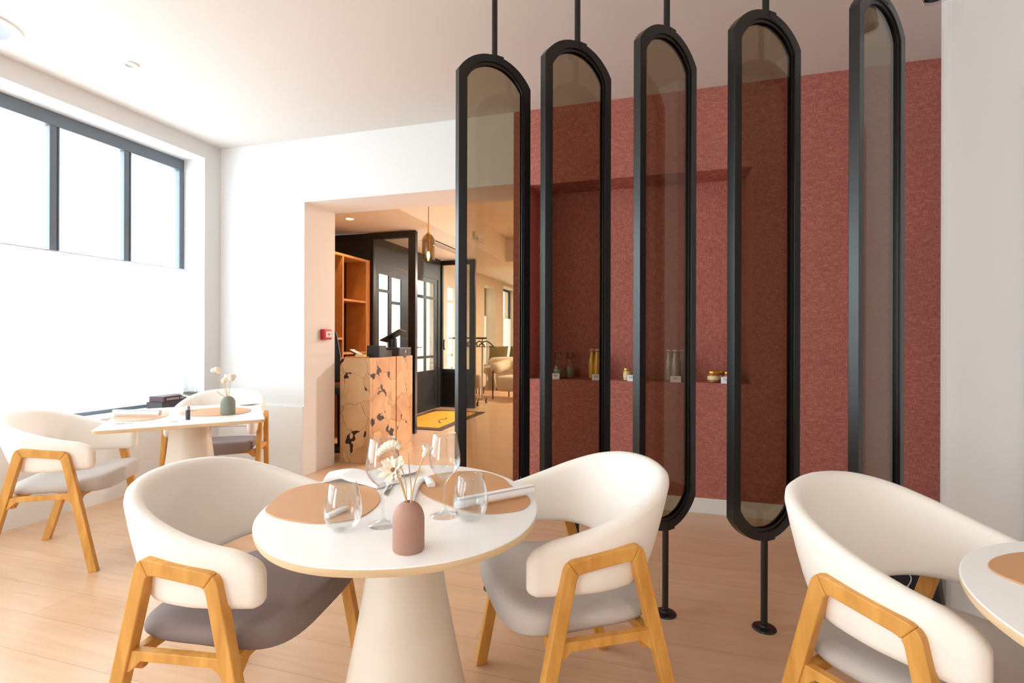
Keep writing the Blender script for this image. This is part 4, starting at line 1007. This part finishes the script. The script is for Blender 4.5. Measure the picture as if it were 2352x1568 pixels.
def cushion(label, x, y, z, rx, rz):
    bm = bmnew(); n = 10
    for s in (1, -1):
        g = [[bm.verts.new(((i/n-.5)*.42*(1+.06*abs(j/n-.5)*2), (j/n-.5)*.42*(1+.06*abs(i/n-.5)*2), s*.06*(max(0, (1-(2*i/n-1)**4)*(1-(2*j/n-1)**4)))**.6)) for j in range(n+1)] for i in range(n+1)]
        for i in range(n):
            for j in range(n): bm.faces.new((g[i][j], g[i+1][j], g[i+1][j+1], g[i][j+1]))
    bmesh.ops.remove_doubles(bm, verts=list(bm.verts), dist=1e-4)
    o = build('cushion', bm, M['olive'], smooth='all', loc=(x, y, z)); o.rotation_euler = (rx, 0, rz); return tag(o, label, 'cushion', 'olive cushions on the lounge sofa')
cushion('olive green cushion, left one on the lounge sofa back', -3.62, 11.25, .80, 1.25, math.radians(8))
cushion('olive green cushion, right one on the lounge sofa back', -3.16, 11.27, .80, 1.2, math.radians(-12))

# lounge needs its daylight: sky enters by its windows, unseen warm lamps added to brighten lobby and lounge
def fill_lamp(x, y, z, p, label):
    t = thing('unseen_fill_lamp', label, 'ceiling light', (x, y, z))
    lathe_obj('trim_ring', [(.10, -.002), (.105, -.012), (.13, -.010), (.135, 0)], M['trim'], t); lathe_obj('lens', [(0, -.004), (.101, -.004)], M['fill_soft'], t)
    l = bpy.data.lights.new('lamp_glow', 'AREA'); l.shape = 'DISK'; l.size = .2; l.energy = p; l.color = (1, .96, .91)
    o = bpy.data.objects.new('lamp_glow', l); o.location = (x, y, z-.02); COL.objects.link(o)
fill_lamp(1.0, 8.0, 2.99, 430, 'warm fill lamp added to the lobby ceiling, hidden behind the red wall')
fill_lamp(-1.2, 10.8, 2.64, 600, 'warm fill lamp added to the lounge ceiling, hidden behind the red wall')

# unseen downlights behind the viewpoint, added as fill for the dining room
for x, y in ((-2.2, -.4), (-.6, -.6), (1.0, -.5), (-1.4, -2.2), (.4, -2.2), (2.2, -1.6)):
    t = thing('ceiling_spotlight', 'round white fill spotlight added in the ceiling behind the viewpoint', 'ceiling light', (x, y, ZC), 0, 'added fill downlights behind the viewpoint')
    lathe_obj('trim_ring', [(.040, -.001), (.044, -.006), (.056, -.004), (.058, 0)], M['trim'], t); lathe_obj('lens', [(0, -.003), (.041, -.003)], M['fill_soft'], t)
    l = bpy.data.lights.new('lamp_glow', 'AREA'); l.shape = 'DISK'; l.size = .12; l.energy = 11; l.color = (1, .97, .92)
    o = bpy.data.objects.new('lamp_glow', l); o.location = (x, y, ZC-.015); COL.objects.link(o)
